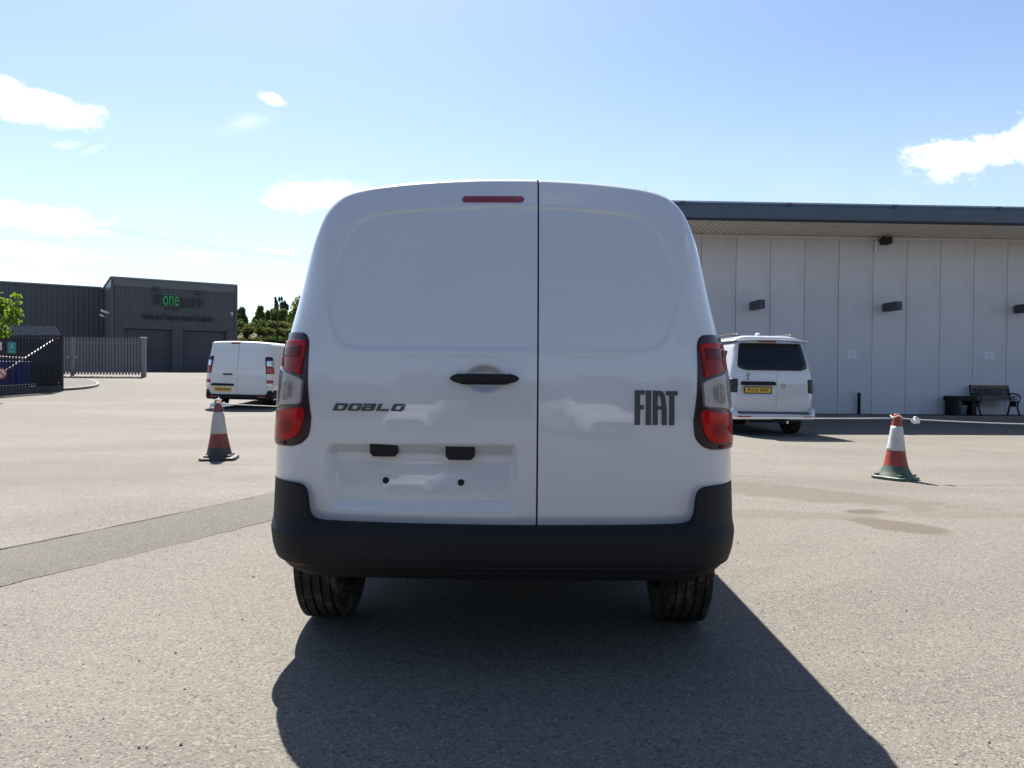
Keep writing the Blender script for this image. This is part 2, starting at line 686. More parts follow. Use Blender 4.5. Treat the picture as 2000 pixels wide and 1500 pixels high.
M['lens_smoke'] = lens_material('smoked_lens', (0.16, 0.155, 0.15), 0.7)
M['red_solid'] = material('red_reflector_plastic', (0.36, 0.012, 0.016), 0.2, coat=0.6)
M['brake_red'] = material('brake_light_red', (0.20, 0.008, 0.025), 0.18, coat=0.8)
M['amber'] = material('amber_bulb', (0.75, 0.28, 0.08), 0.2)
M['glass_dark'] = material('dark_tinted_glass', (0.008, 0.010, 0.014), 0.06, spec=0.35)
M['glass'] = material('window_glass', (0.02, 0.025, 0.03), 0.05, spec=0.5)
M['plate_yellow'] = material('yellow_plate', (0.70, 0.42, 0.06), 0.4)
M['plate_black'] = material('plate_lettering', (0.02, 0.014, 0.008), 0.5)
M['chrome'] = material('chrome', (0.6, 0.62, 0.65), 0.12, 1.0)
M['badge_blue'] = material('badge_blue', (0.03, 0.05, 0.12), 0.25)
M['fluor'] = material('sticker_red', (0.70, 0.05, 0.05), 0.5)
M['white_plastic'] = material('white_plastic', (0.78, 0.78, 0.78), 0.45)
# ================================================================== the ground
BEIGE = (0.160, 0.146, 0.128)
TAR = (0.042, 0.038, 0.034)
stains = [(2.75, 6.95, 1.35, 0.52, -0.62, (0.092, 0.077, 0.061), 0.62),
          (3.45, 5.95, 0.95, 0.20, 0.0, (0.104, 0.090, 0.073), 0.45),
          (2.85, 5.45, 0.42, 0.24, -0.75, (0.082, 0.065, 0.050), 0.75),
          (2.86, 6.02, 0.20, 0.12, 0.2, (0.074, 0.058, 0.046), 0.75),
          (2.15, 5.85, 0.75, 0.22, -0.15, (0.100, 0.086, 0.070), 0.45),
          (3.95, 4.55, 0.9, 0.25, 0.1, (0.123, 0.109, 0.092), 0.35),
          (3.3, 3.0, 0.7, 0.16, -0.2, (0.123, 0.112, 0.098), 0.3),
          (-4.6, 7.5, 2.4, 0.42, 0.12, (0.112, 0.103, 0.092), 0.75),
          (-6.0, 13.0, 3.0, 0.6, 0.1, (0.123, 0.112, 0.098), 0.35),
          (-12.5, 29.0, 10.0, 4.6, 0.05, (0.118, 0.110, 0.099), 0.8), (-9.0, 15.5, 5.0, 0.8, 0.05, (0.120, 0.111, 0.099), 0.5),
          (0.5, -1.5, 2.0, 0.8, 0.3, (0.123, 0.112, 0.101), 0.35)]
M['yard'] = asphalt('weathered_tarmac', BEIGE, TAR, stains=stains)
M['patch'] = asphalt('newer_tarmac', (0.112, 0.103, 0.091), (0.032, 0.029, 0.026))
M['pave'] = asphalt('pavement_tarmac', (0.130, 0.122, 0.110), (0.03, 0.03, 0.03))
M['far_ground'] = material('far_grassland', (0.12, 0.13, 0.06), 0.9, var=0.25, vscale=0.05)
M['kerb'] = material('kerb_concrete', (0.165, 0.152, 0.136), 0.85, var=0.15, vscale=5, bump=0.3, bscale=120)


def build_ground():
    xs = np.unique(np.r_[np.linspace(-700, -60, 9), np.arange(-60, 40.1, 1.0), np.linspace(40, 700, 9)])
    ys = np.unique(np.r_[np.linspace(-500, -30, 6), np.arange(-30, 70.1, 1.0), np.linspace(70, 1400, 10)])
    X, Y = np.meshgrid(xs, ys)
    Z = gz(X, Y)
    Z = Z + 0.006 * np.sin(X * 1.3 + 0.7 * Y) * np.cos(0.9 * Y)
    o = grid_obj('ground', np.stack([X, Y, Z], -1), M['yard'])
    tag(o, kind='structure')
    # trench repair running off to the left
    p = []
    A0, A1 = np.array([-3.09, 4.48]), np.array([-2.145, 6.59])
    B0, B1 = np.array([-2.59, 3.75]), np.array([-1.78, 5.48])
    da = (A1 - A0) / np.linalg.norm(A1 - A0)
    org = A0
    nrm = np.array([da[1], -da[0]])
    r2 = random.Random(3)
    n = 150
    rows = []
    for i in range(n + 1):
        s = -7.0 + 17.0 * i / n
        c = org + da * s
        ja, jb = r2.uniform(-.012, .012), r2.uniform(-.02, .02)
        row = []
        for w in np.linspace(0, 1, 6):
            off = -0.02 + (0.80 + .03 * math.sin(s * .8)) * w + (ja if w == 0 else jb if w == 1 else 0)
            q = c + nrm * off
            row.append((q[0], q[1], gzf(q[0], q[1]) + 0.006 * math.sin(q[0] * 1.3 + .7 * q[1]) * math.cos(.9 * q[1]) + 0.006 + (0.001 if 0 < w < 1 else -0.004)))
        rows.append(row)
    o = grid_obj('tarmac_patch', np.array(rows), M['patch'])
    tag(o, kind='structure')
    # opened joint along the far edge of the repair
    crack = []
    for i in range(n + 1):
        s = -7.0 + 17.0 * i / n
        c = org + da * s
        wd = .004 + .010 * abs(math.sin(i * .37) * math.sin(i * .11 + 1))
        row = []
        for off in (-.034 - wd, -.030 + wd * .5):
            q = c + nrm * (off + .006 * math.sin(i * 1.7))
            row.append((q[0], q[1], gzf(q[0], q[1]) + 0.006 * math.sin(q[0] * 1.3 + .7 * q[1]) * math.cos(.9 * q[1]) + 0.0045))
        crack.append(row)
    o = grid_obj('tarmac_joint', np.array(crack), material('open_joint', (.035, .032, .029), .95))
    tag(o, kind='structure')
    # scattered grit
    mb = MB()
    ico = [(0, 0, 1), (.9, 0, .1), (0, .9, .1), (-.9, 0, .1), (0, -.9, .1), (0, 0, -.5)]
    icf = [(0, 1, 2), (0, 2, 3), (0, 3, 4), (0, 4, 1), (5, 2, 1), (5, 3, 2), (5, 4, 3), (5, 1, 4)]
    for _ in range(900):
        y = 1.9 + 12 * random.random() ** 1.8
        x = random.uniform(-0.8, 0.8) * (y + .6)
        s = random.choice([0.002, 0.003, 0.003, 0.004, 0.006]) * random.uniform(.8, 1.3)
        T = Matrix.Translation((x, y, gzf(x, y) + 0.006 * math.sin(x * 1.3 + .7 * y) * math.cos(.9 * y) + s * .4)) @ Matrix.Rotation(random.uniform(0, 6), 4, 'Z') @ Matrix.Diagonal((s * random.uniform(.8, 1.6), s, s * .7, 1))
        mb.add(ico, icf, random.choice([0, 0, 1]), T)
    o = mb.build('loose_grit', [material('dark_stone', (.06, .055, .05), .9), material('pale_stone', (.24, .22, .19), .9)])
    tag(o, kind='stuff')


build_ground()

# ================================================================== long grey building on the right
M['panel'] = material('wall_panel_grey', (0.54, 0.54, 0.585), 0.55, objvar=0.035, dirt=((0.40, 0.395, 0.40), 0.35, 1.3), var=0.03, vscale=1.2)
M['fascia'] = material('fascia_slate_blue', (0.052, 0.074, 0.112), 0.42, var=0.06, vscale=1.5)
M['soffit'] = material('soffit_sheet', (0.66, 0.61, 0.54), 0.55, var=0.05, vscale=2.5)
M['trim'] = material('pale_trim', (0.60, 0.60, 0.59), 0.5)
M['roof'] = material('roof_sheet_grey', (0.22, 0.23, 0.24), 0.6, var=0.1, vscale=1)
M['lamp_dark'] = material('lamp_dark_grey', (0.040, 0.046, 0.060), 0.5)
M['joint'] = material('panel_joint_dark', (0.09, 0.092, 0.10), 0.8)

RB_ROT = R(2.7)
RB_O = Vector((9.0, 22.0, -0.02))


def rb(s, n, z):
    """point on the right building: s along the wall, n towards the yard, z above its pavement"""
    return RB_O + Vector((math.cos(RB_ROT) * s + math.sin(RB_ROT) * n, math.sin(RB_ROT) * s - math.cos(RB_ROT) * n, z))


def build_right_building():
    b = empty('long_building', RB_O, RB_ROT)
    tag(b, 'long low building with grey wall panels, slate blue fascia and ribbed soffit on the right', 'building')
    # local axes: +x along the wall, -y towards the yard
    H = 5.23
    s0 = 6.55 - 9.0
    k0, k1 = -7, 20
    mb = MB()
    mb.box((0, 0, H / 2), (1.019, 0.08, H), 0, None, 0.008)
    pm = mb.mesh('wall_panel', M['panel'])
    for k in range(k0, k1):
        o = link('wall_panel', pm, b, (s0 + (k + .5) * 1.03, 0.0 + random.uniform(-.003, .003), 0))
    xa, xb = s0 + k0 * 1.03, s0 + k1 * 1.03
    L = xb - xa
    xc = (xa + xb) / 2
    mb = MB()
    mb.box((xc, 9.1, H / 2), (L, 18.0, H))
    mb.build('wall_core', M['joint'], b)
    mb = MB()
    mb.box((xc, -0.055, H - 0.03), (L, 0.05, 0.07))
    mb.build('wall_trim', M['trim'], b)
    # ribbed soffit
    prof = []
    pitch = 0.155
    n = int(L / pitch)
    rows = [[], []]
    for i in range(n):
        x = xa + i * pitch
        for dx_, dz_ in [(0, 0), (.085, 0), (.098, .045), (.142, .045)]:
            rows[0].append((x + dx_, -0.03, H + .012 + dz_))
            rows[1].append((x + dx_, -1.84, H + .075 + dz_))
    o = grid_obj('soffit', np.array(rows), M['soffit'], b, smooth=False)
    # fascia and gutter
    pr = [(-1.80, H + .05), (-1.93, H + .05), (-1.955, H + .10), (-1.955, H + .42), (-1.93, H + .50), (-1.87, H + .555), (-1.72, H + .575), (-1.60, H + .56)]
    P = np.array([[(x, p[0], p[1]) for p in pr] for x in np.linspace(xa, xb, 16)])
    fo = grid_obj('fascia', P, M['fascia'], b, smooth=False, flip=False)
    mb = MB()
    mb.box((xc, -1.945, H + .045), (L, .05, .05))
    mb.build('fascia_edge', M['gap'], b)
    for x in np.arange(-4.6, 10, 2.9):
        mb = MB()
        mb.box((x, -1.965, H + .46), (.05, .03, .10), 0, None, .008)
        mb.box((x - .05, -1.965, H + .50), (.04, .03, .03))
        mb.box((x + .05, -1.965, H + .50), (.04, .03, .03))
        mb.build('gutter_clip', M['lamp_dark'], b)
    mb = MB()
    mb.box((xc, 8.2, H + .46), (L, 19.8, .16))
    mb.build('roof', M['roof'], b)


build_right_building()


def build_pavement():
    xs = np.linspace(-9.5, 11.6, 60)
    rows = []
    for n_, dz in [(0.04, 0), (1.10, -0.01), (1.12, -0.012), (1.14, -0.20)]:
        rows.append([tuple(rb(x, n_, dz)) for x in xs])
    o = grid_obj('pavement', np.array(rows), M['pave'], smooth=False)
    tag(o, kind='structure')
    P = np.array([[tuple(rb(x, n_, dz)) for x in xs] for n_, dz in [(1.12, -.2), (1.12, .004), (1.135, .010), (1.235, .010), (1.255, -.004), (1.258, -.2)]])
    o = grid_obj('kerb', P, M['kerb'], smooth=False)
    tag(o, kind='structure')


build_pavement()

# ================================================================== dark workshop on the left
M['clad'] = material('dark_cladding', (0.060, 0.064, 0.078), 0.42, var=0.05, vscale=0.8)
M['clad_pale'] = material('cladding_flashing', (0.10, 0.108, 0.125), 0.4)
M['shutter'] = material('roller_shutter', (0.045, 0.048, 0.062), 0.45, dirt=((.06, .055, .045), .3, 1))
M['letter_dark'] = material('sign_letters_dark', (0.014, 0.014, 0.020), 0.4)
M['letter_green'] = material('sign_letters_green', (0.03, 0.36, 0.09), 0.35)
M['letter_edge'] = material('sign_letter_edge', (0.10, 0.40, 0.16), 0.4)
M['coping'] = material('coping_grey', (0.18, 0.19, 0.20), 0.5)

WA = Vector((-26.9, 50.0, 1.02))
WU = Vector((0.847, 0.531, 0)).normalized()
W_ROT = math.atan2(WU.y, WU.x)
WL = 7.92
WH = 6.34


def corrug(x0, x1, z0, z1, y, pitch=0.333, depth=0.045):
    """trapezoid-ribbed sheet facing -Y"""
    rows = [[], []]
    x = x0
    while x < x1 - 1e-6:
        for f, d in [(0, 0), (.30, 0), (.42, depth), (.78, depth), (.90, 0)]:
            xx = min(x + f * pitch, x1)
            rows[0].append((xx, y - d, z0))
            rows[1].append((xx, y - d, z1))
        x += pitch
    rows[0].append((x1, y, z0))
    rows[1].append((x1, y, z1))
    return np.array(rows)


def build_workshop():
    b = empty('workshop', WA, W_ROT)
    tag(b, 'dark ribbed metal workshop with two roller doors and STONEACRE lettering on the left', 'building')
    doors = [(0.71, 3.70), (4.30, 7.29)]
    dh = 2.98
    # front sheets: above the doors and between them
    for (a, c, z0, z1) in [(0, WL, dh + .12, WH), (0, .71, 0, dh + .12), (3.70, 4.30, 0, dh + .12), (7.29, WL, 0, dh + .12)]:
        grid_obj('cladding', corrug(a, c, z0, z1, 0.0), M['clad'], b, smooth=False)
    for (a, c) in doors:
        mb = MB()
        mb.box(((a + c) / 2, -.02, dh + .06), (c - a + .12, .08, .12))
        for xx in (a, c):
            mb.box((xx, .10, dh / 2), (.06, .26, dh))
        fr = mb.build('door_frame', M['clad'], b)
        rows = []
        for i in range(32):
            z = dh * i / 31
            rows.append([(a + .03, .22 + (.012 if i % 2 else 0), z), (c - .03, .22 + (.012 if i % 2 else 0), z)])
        grid_obj('roller_door', np.array(rows), M['shutter'], b, smooth=False)
    # side wall facing left, wing beyond it
    dS = 7.7
    sd = corrug(0, dS, 0, WH, 0.0)
    P = sd.copy()
    P[..., 0], P[..., 1] = -(-sd[..., 1]) * 1.0, dS - sd[..., 0]
    P[..., 0] = sd[..., 1]
    grid_obj('cladding', P, M['clad'], b, smooth=False)
    wing = corrug(-26.0, 0.0, 0, WH, dS)
    grid_obj('cladding', wing, M['clad'], b, smooth=False)
    sd2 = corrug(0, 16, 0, WH, 0)
    P = sd2.copy()
    P[..., 0], P[..., 1] = WL - sd2[..., 1], sd2[..., 0]
    grid_obj('cladding', P, M['clad'], b, smooth=False, flip=True)
    mb = MB()
    mb.box((WL / 2, 8.2, WH / 2 - .05), (WL - .3, 15.6, WH - .14))
    mb.box((-13, dS + 4.5, WH / 2 - .05), (26, 8.7, WH - .14))
    mb.build('core', M['joint'], b)
    mb = MB()
    mb.box((WL / 2, -.02, WH + .03), (WL + .18, .26, .10))
    mb.box((-.02, dS / 2 + .05, WH + .03), (.26, dS - .16, .10))
    mb.box((-13.1, dS - .02, WH + .03), (25.8, .26, .10))
    mb.box((WL + .02, 8.2, WH + .03), (.26, 16, .10))
    mb.build('coping', M['coping'], b)
    mb = MB()
    mb.box((WL / 2, -.055, WH - .28), (WL + .10, .03, .50))
    mb.box((-.055, dS / 2, WH - .28), (.03, dS - .2, .50))
    mb.build('flashing', M['clad_pale'], b)
    for xx in (-.03, WL + .03):
        mb = MB()
        mb.box((xx, -.04, WH / 2), (.16, .14, WH - .06))
        mb.build('corner_trim', M['clad'], b)

    # the lettering: a sign of its own, fixed to the cladding
    R3 = Matrix.Rotation(W_ROT, 4, 'Z')
    def sign(name, label, at):
        e = empty(name, tuple(WA + R3.to_3x3() @ Vector(at)), W_ROT)
        tag(e, label, 'sign')
        return e
    s = sign('company_sign', 'large STONEACRE lettering with green ONE, motor group below, on the workshop front', (2.44, -.06, 4.55))
    z0 = 0.02
    text_fit('dark_letters', 'st', M['letter_dark'], s, 0.0, 0.58, .12, .94, -.02, .09)
    text_fit('green_letters', 'one', M['letter_green'], s, 0.62, 1.66, .10, .74, -.02, .10)
    text_fit('dark_letters', 'acre', M['letter_dark'], s, 1.72, 3.20, .02, .68, -.02, .09)
    text_fit('small_letters', 'motor group', M['letter_dark'], s, 0.72, 1.66, -.20, -.04, -.02, .05)
    mb = MB()
    P = [(x, 0, z) for x, z in []]
    mb.tube([(0.64, -.06, .80), (.95, -.06, .88), (1.3, -.06, .86), (1.55, -.06, .76)], .018, 6)
    mb.build('green_sweep', M['letter_green'], s)
    s = sign('department_sign', 'dark Vehicle Preparation Centre lettering above the roller doors', (1.74, -.06, 3.50))
    text_fit('letters', 'Vehicle Preparation Centre', M['letter_dark'], s, 0, 4.60, 0.0, .56, -.02, .08)
    # floodlights over the sign
    for i, (x, z, lab) in enumerate([(2.62, 5.62, 'small dark floodlight above the left end of the large lettering'), (5.35, 5.52, 'small dark floodlight above the right end of the large lettering')]):
        e = sign('floodlight', lab, (x, -.05, z))
        e['category'] = 'floodlight'
        e['group'] = 'floodlights over the workshop sign'
        mb = MB()
        mb.box((0, -.30, 0), (.34, .16, .24), 0, Matrix.Rotation(R(-25), 4, 'X'), .03)
        mb.build('lamp_head', M['lamp_dark'], e)
        mb = MB()
        mb.tube([(0, 0, .02), (0, -.26, .02)], .03, 6)
        mb.build('arm', M['lamp_dark'], e)
    # the house number
    e = sign('house_number', 'white number 9 on the right corner of the dark workshop', (7.55, -.06, 4.12))
    text_fit('digit', '9', M['white_plastic'], e, 0, .17, 0, .28, -.01, .02)
    # two cameras on the side wall
    for (yy, zz, ln, lab) in [(4.9, 4.0, .30, 'small pale security camera on the side wall, further from the corner'), (1.6, 4.05, .50, 'larger white security camera on the side wall near the front corner')]:
        e = empty('security_camera', tuple(WA + R3.to_3x3() @ Vector((-.05, yy, zz))), W_ROT)
        tag(e, lab, 'camera', 'security cameras on the workshop')
        mb = MB()
        mb.box((-.34, 0, -.02), (ln, .14, .14), 0, Matrix.Rotation(R(18), 4, 'Y'), .02)
        mb.build('camera_body', M['white_plastic'], e)
        mb = MB()
        mb.tube([(0, 0, 0), (-.30, 0, .0)], .025, 6)
        mb.build('bracket', M['white_plastic'], e)


build_workshop()

# ================================================================== fences
M['galv'] = material('galvanised_steel', (0.20, 0.20, 0.21), 0.5, 0.2, dirt=((.24, .21, .18), .35, 2.2))
M['galv_dark'] = material('dark_painted_steel', (0.030, 0.029, 0.035), 0.8, var=0.1, vscale=3)
M['rail_white'] = material('white_painted_rail', (0.72, 0.72, 0.72), 0.5)
M['rust'] = material('rusty_steel', (0.16, 0.10, 0.06), 0.8, var=0.3, vscale=6)
M['skip_blue'] = material('blue_painted_steel', (0.035, 0.075, 0.48), 0.45, dirt=((.05, .05, .09), .4, 3))
M['sign_teal'] = material('teal_sign', (0.02, 0.24, 0.23), 0.45)
M['sign_red'] = material('red_sign', (0.50, 0.05, 0.03), 0.45)
M['sign_pale'] = material('pale_sign_print', (0.62, 0.60, 0.55), 0.5)


def pale_mesh(name, w, h, d, mat, tip=0.10):
    """W-section paling with a pointed head, facing -Y, standing on z = 0"""
    mb = MB()
    sec = [(-w / 2, 0.0), (-w * .28, -d), (-w * .10, -d * .35), (w * .10, -d * .35), (w * .28, -d), (w / 2, 0.0)]
    for z in (0.0,):
        pass
    n = len(sec)
    vs = [(x, y, 0) for x, y in sec] + [(x, y, h - tip) for x, y in sec] + [(x * .25, y * .6, h) for x, y in sec]
    vs += [(x, y + .005, z) for (x, y, z) in vs]
    fs = []
    for lvl in (0, 1):
        for i in range(n - 1):
            a = lvl * n + i
            fs.append((a, a + 1, a + n + 1, a + n))
            fs.append((a + 3 * n + 1, a + 3 * n, a + 4 * n, a + 4 * n + 1))
    mb.add(vs, fs)
    return mb.mesh(name, mat, fix=False)


def build_gate():
    D = 37.0
    pL, pR = px(118, 733, D), px(283, 735, D)
    g = empty('palisade_gate', (pL.x, D, gzf(pL.x, D) - 0.02))
    tag(g, 'pale galvanised palisade gates with lock plate and thick post, closed before the dark workshop', 'gate')
    W = pR.x - pL.x
    H = 1.94
    pm = pale_mesh('paling', .105, H - .05, .028, M['galv'])
    leaf_split = W * .135
    n1, n2 = 4, 22
    for i in range(n1):
        link('paling', pm, g, (.05 + i * .155, 0, .12))
    for i in range(n2):
        link('paling', pm, g, (leaf_split + .17 + i * .158, 0, .12))
    for (a, c) in [(0, leaf_split - .02), (leaf_split + .06, W - .25)]:
        for z in (.26, 1.70):
            mb = MB()
            mb.box(((a + c) / 2, .035, z), (c - a, .05, .07))
            mb.build('rail', M['galv'], g)
    for x in (leaf_split - .03, leaf_split + .06):
        mb = MB()
        mb.box((x, .02, 1.0), (.06, .06, 1.92))
        mb.build('leaf_frame', M['galv'], g)
    mb = MB()
    mb.box((W - .06, 0, .95), (.21, .18, 2.02), 0, None, .01)
    po = mb.build('gate_post', M['galv'], g)
    mb = MB()
    mb.box((W - .06, 0, 1.985), (.25, .22, .05))
    mb.build('post_cap', M['white_plastic'], po)
    mb = MB()
    mb.box((leaf_split - .14, -.05, .99), (.24, .06, .16))
    mb.box((leaf_split + .20, -.05, .97), (.34, .06, .17))
    mb.box((leaf_split + .05, -.07, .98), (.10, .03, .07), 1)
    mb.build('lock_plate', [M['galv'], M['rust']], g)
    mb = MB()
    mb.tube([(leaf_split - .02, -.05, .42), (leaf_split - .02, -.05, 0)], .014, 6)
    mb.tube([(leaf_split + .13, -.05, .42), (leaf_split + .13, -.05, 0)], .014, 6)
    mb.box((leaf_split + .05, -.05, .40), (.26, .03, .03))
    mb.build('drop_bolt', M['galv'], g)


def build_dark_fence():
    A, B = Vector((-17.85, 22.6)), Vector((-17.02, 28.05))
    A = B + (Vector((-17.9, 26.0)) - B) * 2.6
    d = (B - A)
    Ln = d.length
    d.normalize()
    rot = math.atan2(d.y, d.x)
    f = empty('palisade_fence', (A.x, A.y, 0), rot)
    tag(f, 'dark palisade fence with angled spiked top and white diagonal brace at the left edge', 'fence')
    # local: +x along the fence to the corner, -y towards the yard
    n = int(Ln / .113)
    pm = pale_mesh('paling', .062, 2.06, .022, M['galv_dark'], tip=.02)
    sm = pale_mesh('spike', .062, .46, .022, M['galv'], tip=.10)  # spikes take the paler steel to stand in for sunlight on them
    def zg(x):
        return gzf(A.x + d.x * x, A.y + d.y * x)
    ob0 = None
    for i in range(n):
        x = Ln - .06 - i * .113
        o = link('paling', pm, f, (x, 0, zg(x) + .06))
        sp = link('spike', sm, o, (0, 0, 2.05), (R(-38), 0, 0))
    for z in (.30, 1.98):
        mb = MB()
        mb.tube([(0, .045, zg(0) + z), (Ln, .045, zg(Ln) + z)], .03, 8)
        mb.build('rail', M['galv_dark'], f)
    # white rails behind the palings
    def on(pxx, pyy):
        """where the sight line through a pixel meets the fence line"""
        v = px(pxx, pyy, 10.0) - EYE
        # EYE + v*t on the line A + d*s
        det = v.x * (-d.y) - v.y * (-d.x)
        t = ((A.x - EYE.x) * (-d.y) - (A.y - EYE.y) * (-d.x)) / det
        p = EYE + v * t
        return ((p.xy - A).dot(d), p.z)
    for pts, nm, r in [([(-60, 771), (106, 665)], 'diagonal_brace', .032), ([(-80, 692), (54, 700)], 'white_rail', .034), ([(-80, 764), (70, 755)], 'white_rail', .020)]:
        (x0, z0), (x1, z1) = on(*pts[0]), on(*pts[1])
        mb = MB()
        mb.tube([(x0, .075, z0), (x1, .075, z1)], r, 10)
        mb.build(nm, M['rail_white'], f, smooth=True)
    mb = MB()
    mb.box((Ln + .02, .02, zg(Ln) + 1.05), (.09, .09, 2.14))
    mb.build('corner_post', M['galv_dark'], f)
    mb = MB()
    mb.box((Ln / 2, .02, .30), (Ln, .16, .42), 0, Matrix.Rotation(0, 4, 'Z'))
    mb.build('plinth', material('dark_plinth', (.05, .05, .055), .8), f)
    # signs hung on the fence
    def plate_at(name, label, cat, x0, y0, x1, y1):
        (a, za), (c, zc) = on(x0, y1), on(x1, y0)
        e = empty(name, (A.x + d.x * a, A.y + d.y * a, za), rot)
        tag(e, label, cat)
        return e, c - a, zc - za
    e, w, h = plate_at('notice_board', 'small teal notice on the dark palisade fence', 'sign', 13, 668, 29, 690)
    mb = MB()
    mb.box((w / 2, -.05, h / 2), (w, .02, h))
    mb.build('board', M['sign_teal'], e)
    mb = MB()
    for (bx, bz, bw, bh) in [(.5, .62, .25, .36), (.25, .80, .2, .08), (.7, .85, .3, .05), (.5, .20, .7, .05), (.5, .12, .5, .04), (.2, .45, .12, .2)]:
        mb.box((bx * w, -.062, bz * h), (bw * w, .004, bh * h))
    mb.build('print', material('teal_print', (.15, .42, .40), .5), e)
    (cx_, cz_) = on(0, 729)
    e = empty('prohibition_sign', (A.x + d.x * cx_, A.y + d.y * cx_, cz_), rot)
    tag(e, 'round red and pale sign on the fence, cut by the left edge', 'sign')
    mb = MB()
    Mr = Matrix.Translation((0, -.06, 0)) @ Matrix.Rotation(R(90), 4, 'X')
    mb.lathe([(.001, .008), (.20, .008), (.20, -.004), (.001, -.004)], 28, 0, Mr)
    mb.build('red_disc', M['sign_red'], e)
    mb = MB()
    mb.lathe([(.001, .011), (.145, .011), (.145, .006)], 28, 0, Mr)
    mb.build('pale_face', M['sign_pale'], e)
    mb = MB()
    mb.box((0, -.073, 0), (.32, .004, .05), 0, Matrix.Rotation(R(45), 4, 'Y'))
    mb.build('red_bar', M['sign_red'], e)
    (a, za) = on(-6, 684)
    (c, zc) = on(1.5, 668)
    e = empty('white_notice', (A.x + d.x * a, A.y + d.y * a, za), rot)
    tag(e, 'narrow sliver of white notice on the fence at the very left edge', 'sign')
    mb = MB()
    mb.box(((c - a) / 2, -.05, (zc - za) / 2), (c - a, .02, zc - za))
    mb.build('board', M['sign_pale'], e)

    # boarded screen closing the far sides of the compound
    s = empty('dark_screen', (B.x - .15, B.y + .12, gzf(B.x, B.y)), R(158))
    tag(s, 'dark boarded screen behind the palisade fence', 'fence')
    mb = MB()
    mb.box((0, 0, 1.02), (.145, .03, 2.04))
    bm_ = mb.mesh('board', M['galv_dark'])
    for i in range(60):
        link('board', bm_, s, (.1 + i * .15, random.uniform(-.004, .004), .04))
    mb = MB()
    for z in (.4, 1.7):
        mb.box((4.5, .05, z), (9.0, .06, .10))
    mb.build('rail', M['galv_dark'], s)
    # blue skip inside
    p = Vector((-18.95, 27.35))
    k = empty('waste_skip', (p.x, p.y, gzf(p.x, p.y) + .02), rot + R(4))
    tag(k, 'blue ribbed metal waste container inside the dark palisade fence', 'container')
    mb = MB()
    poly = [(-1.55, .12), (.80, .12), (.86, 1.05), (-1.62, 1.05)]
    mb.prism(poly, -.55, .55)
    mb.build('tub', M['skip_blue'], k)
    for x in np.arange(-1.45, .8, .22):
        mb = MB()
        mb.box((x, -.575, .58), (.07, .05, .90))
        mb.build('rib', M['skip_blue'], k)
    mb = MB()
    mb.box((-.38, 0, 1.09), (2.56, 1.2, .07), 0, None, .02)
    mb.build('lid', M['skip_blue'], k)
    for x in (-1.3, .6):
        mb = MB()
        mb.lathe([(.001, -.04), (.08, -.04), (.08, .04), (.001, .04)], 12, 0, Matrix.Translation((x, -.4, .07)) @ Matrix.Rotation(R(90), 4, 'X'))
        mb.build('castor', M['rubber'], k)


build_gate()
build_dark_fence()


def build_kerb_island():
    """raised footway end between the dark fence and the gate"""
    pts = [(-17.3, 27.9), (-17.05, 28.3), (-16.75, 28.9), (-16.75, 29.8), (-17.2, 31.0), (-18.2, 32.6), (-19.4, 34.0)]
    p = chaikin(pts, 3)
    inner = [q + (np.array([-20.3, 31.5]) - q) / np.linalg.norm(np.array([-20.3, 31.5]) - q) * .13 for q in p]
    z = lambda q, h: gzf(q[0], q[1]) + h
    P = np.array([[(q[0], q[1], z(q, -.05)) for q in p], [(q[0], q[1], z(q, .09)) for q in p], [(q[0], q[1], z(q, .10)) for q in inner], [(q[0], q[1], z(q, .05)) for q in inner]])
    o = grid_obj('kerb', P, M['kerb'], smooth=False)
    tag(o, kind='structure')
    c = np.array([-20.3, 31.0])
    P = np.array([[(q[0], q[1], z(q, .095)) for q in inner], [(q[0] * .4 + c[0] * .6, q[1] * .4 + c[1] * .6, z(q, .095)) for q in inner], [(c[0], c[1], z(c, .095))] * len(inner)])
    o = grid_obj('pavement', P, M['pave'], smooth=False)
    tag(o, kind='structure')
    # low bank of stone chippings along the foot of the gates
    mb = MB()
    r3 = random.Random(5)
    for _ in range(420):
        x = r3.uniform(-22.6, -18.1)
        y = 36.3 + r3.gauss(0, .16)
        s_ = r3.uniform(.02, .06)
        T = Matrix.Translation((x, y, gzf(x, y) + s_ * .3)) @ Matrix.Rotation(r3.uniform(0, 6), 4, 'Z') @ Matrix.Diagonal((s_, s_, s_ * .7, 1))
        mb.add([(0, 0, 1), (.9, 0, .1), (0, .9, .1), (-.9, 0, .1), (0, -.9, .1), (0, 0, -.5)],
               [(0, 1, 2), (0, 2, 3), (0, 3, 4), (0, 4, 1), (5, 2, 1), (5, 3, 2), (5, 4, 3), (5, 1, 4)], 0, T)
    o = mb.build('chippings', material('chippings_dark', (.12, .11, .10), .9))
    tag(o, kind='stuff')


build_kerb_island()

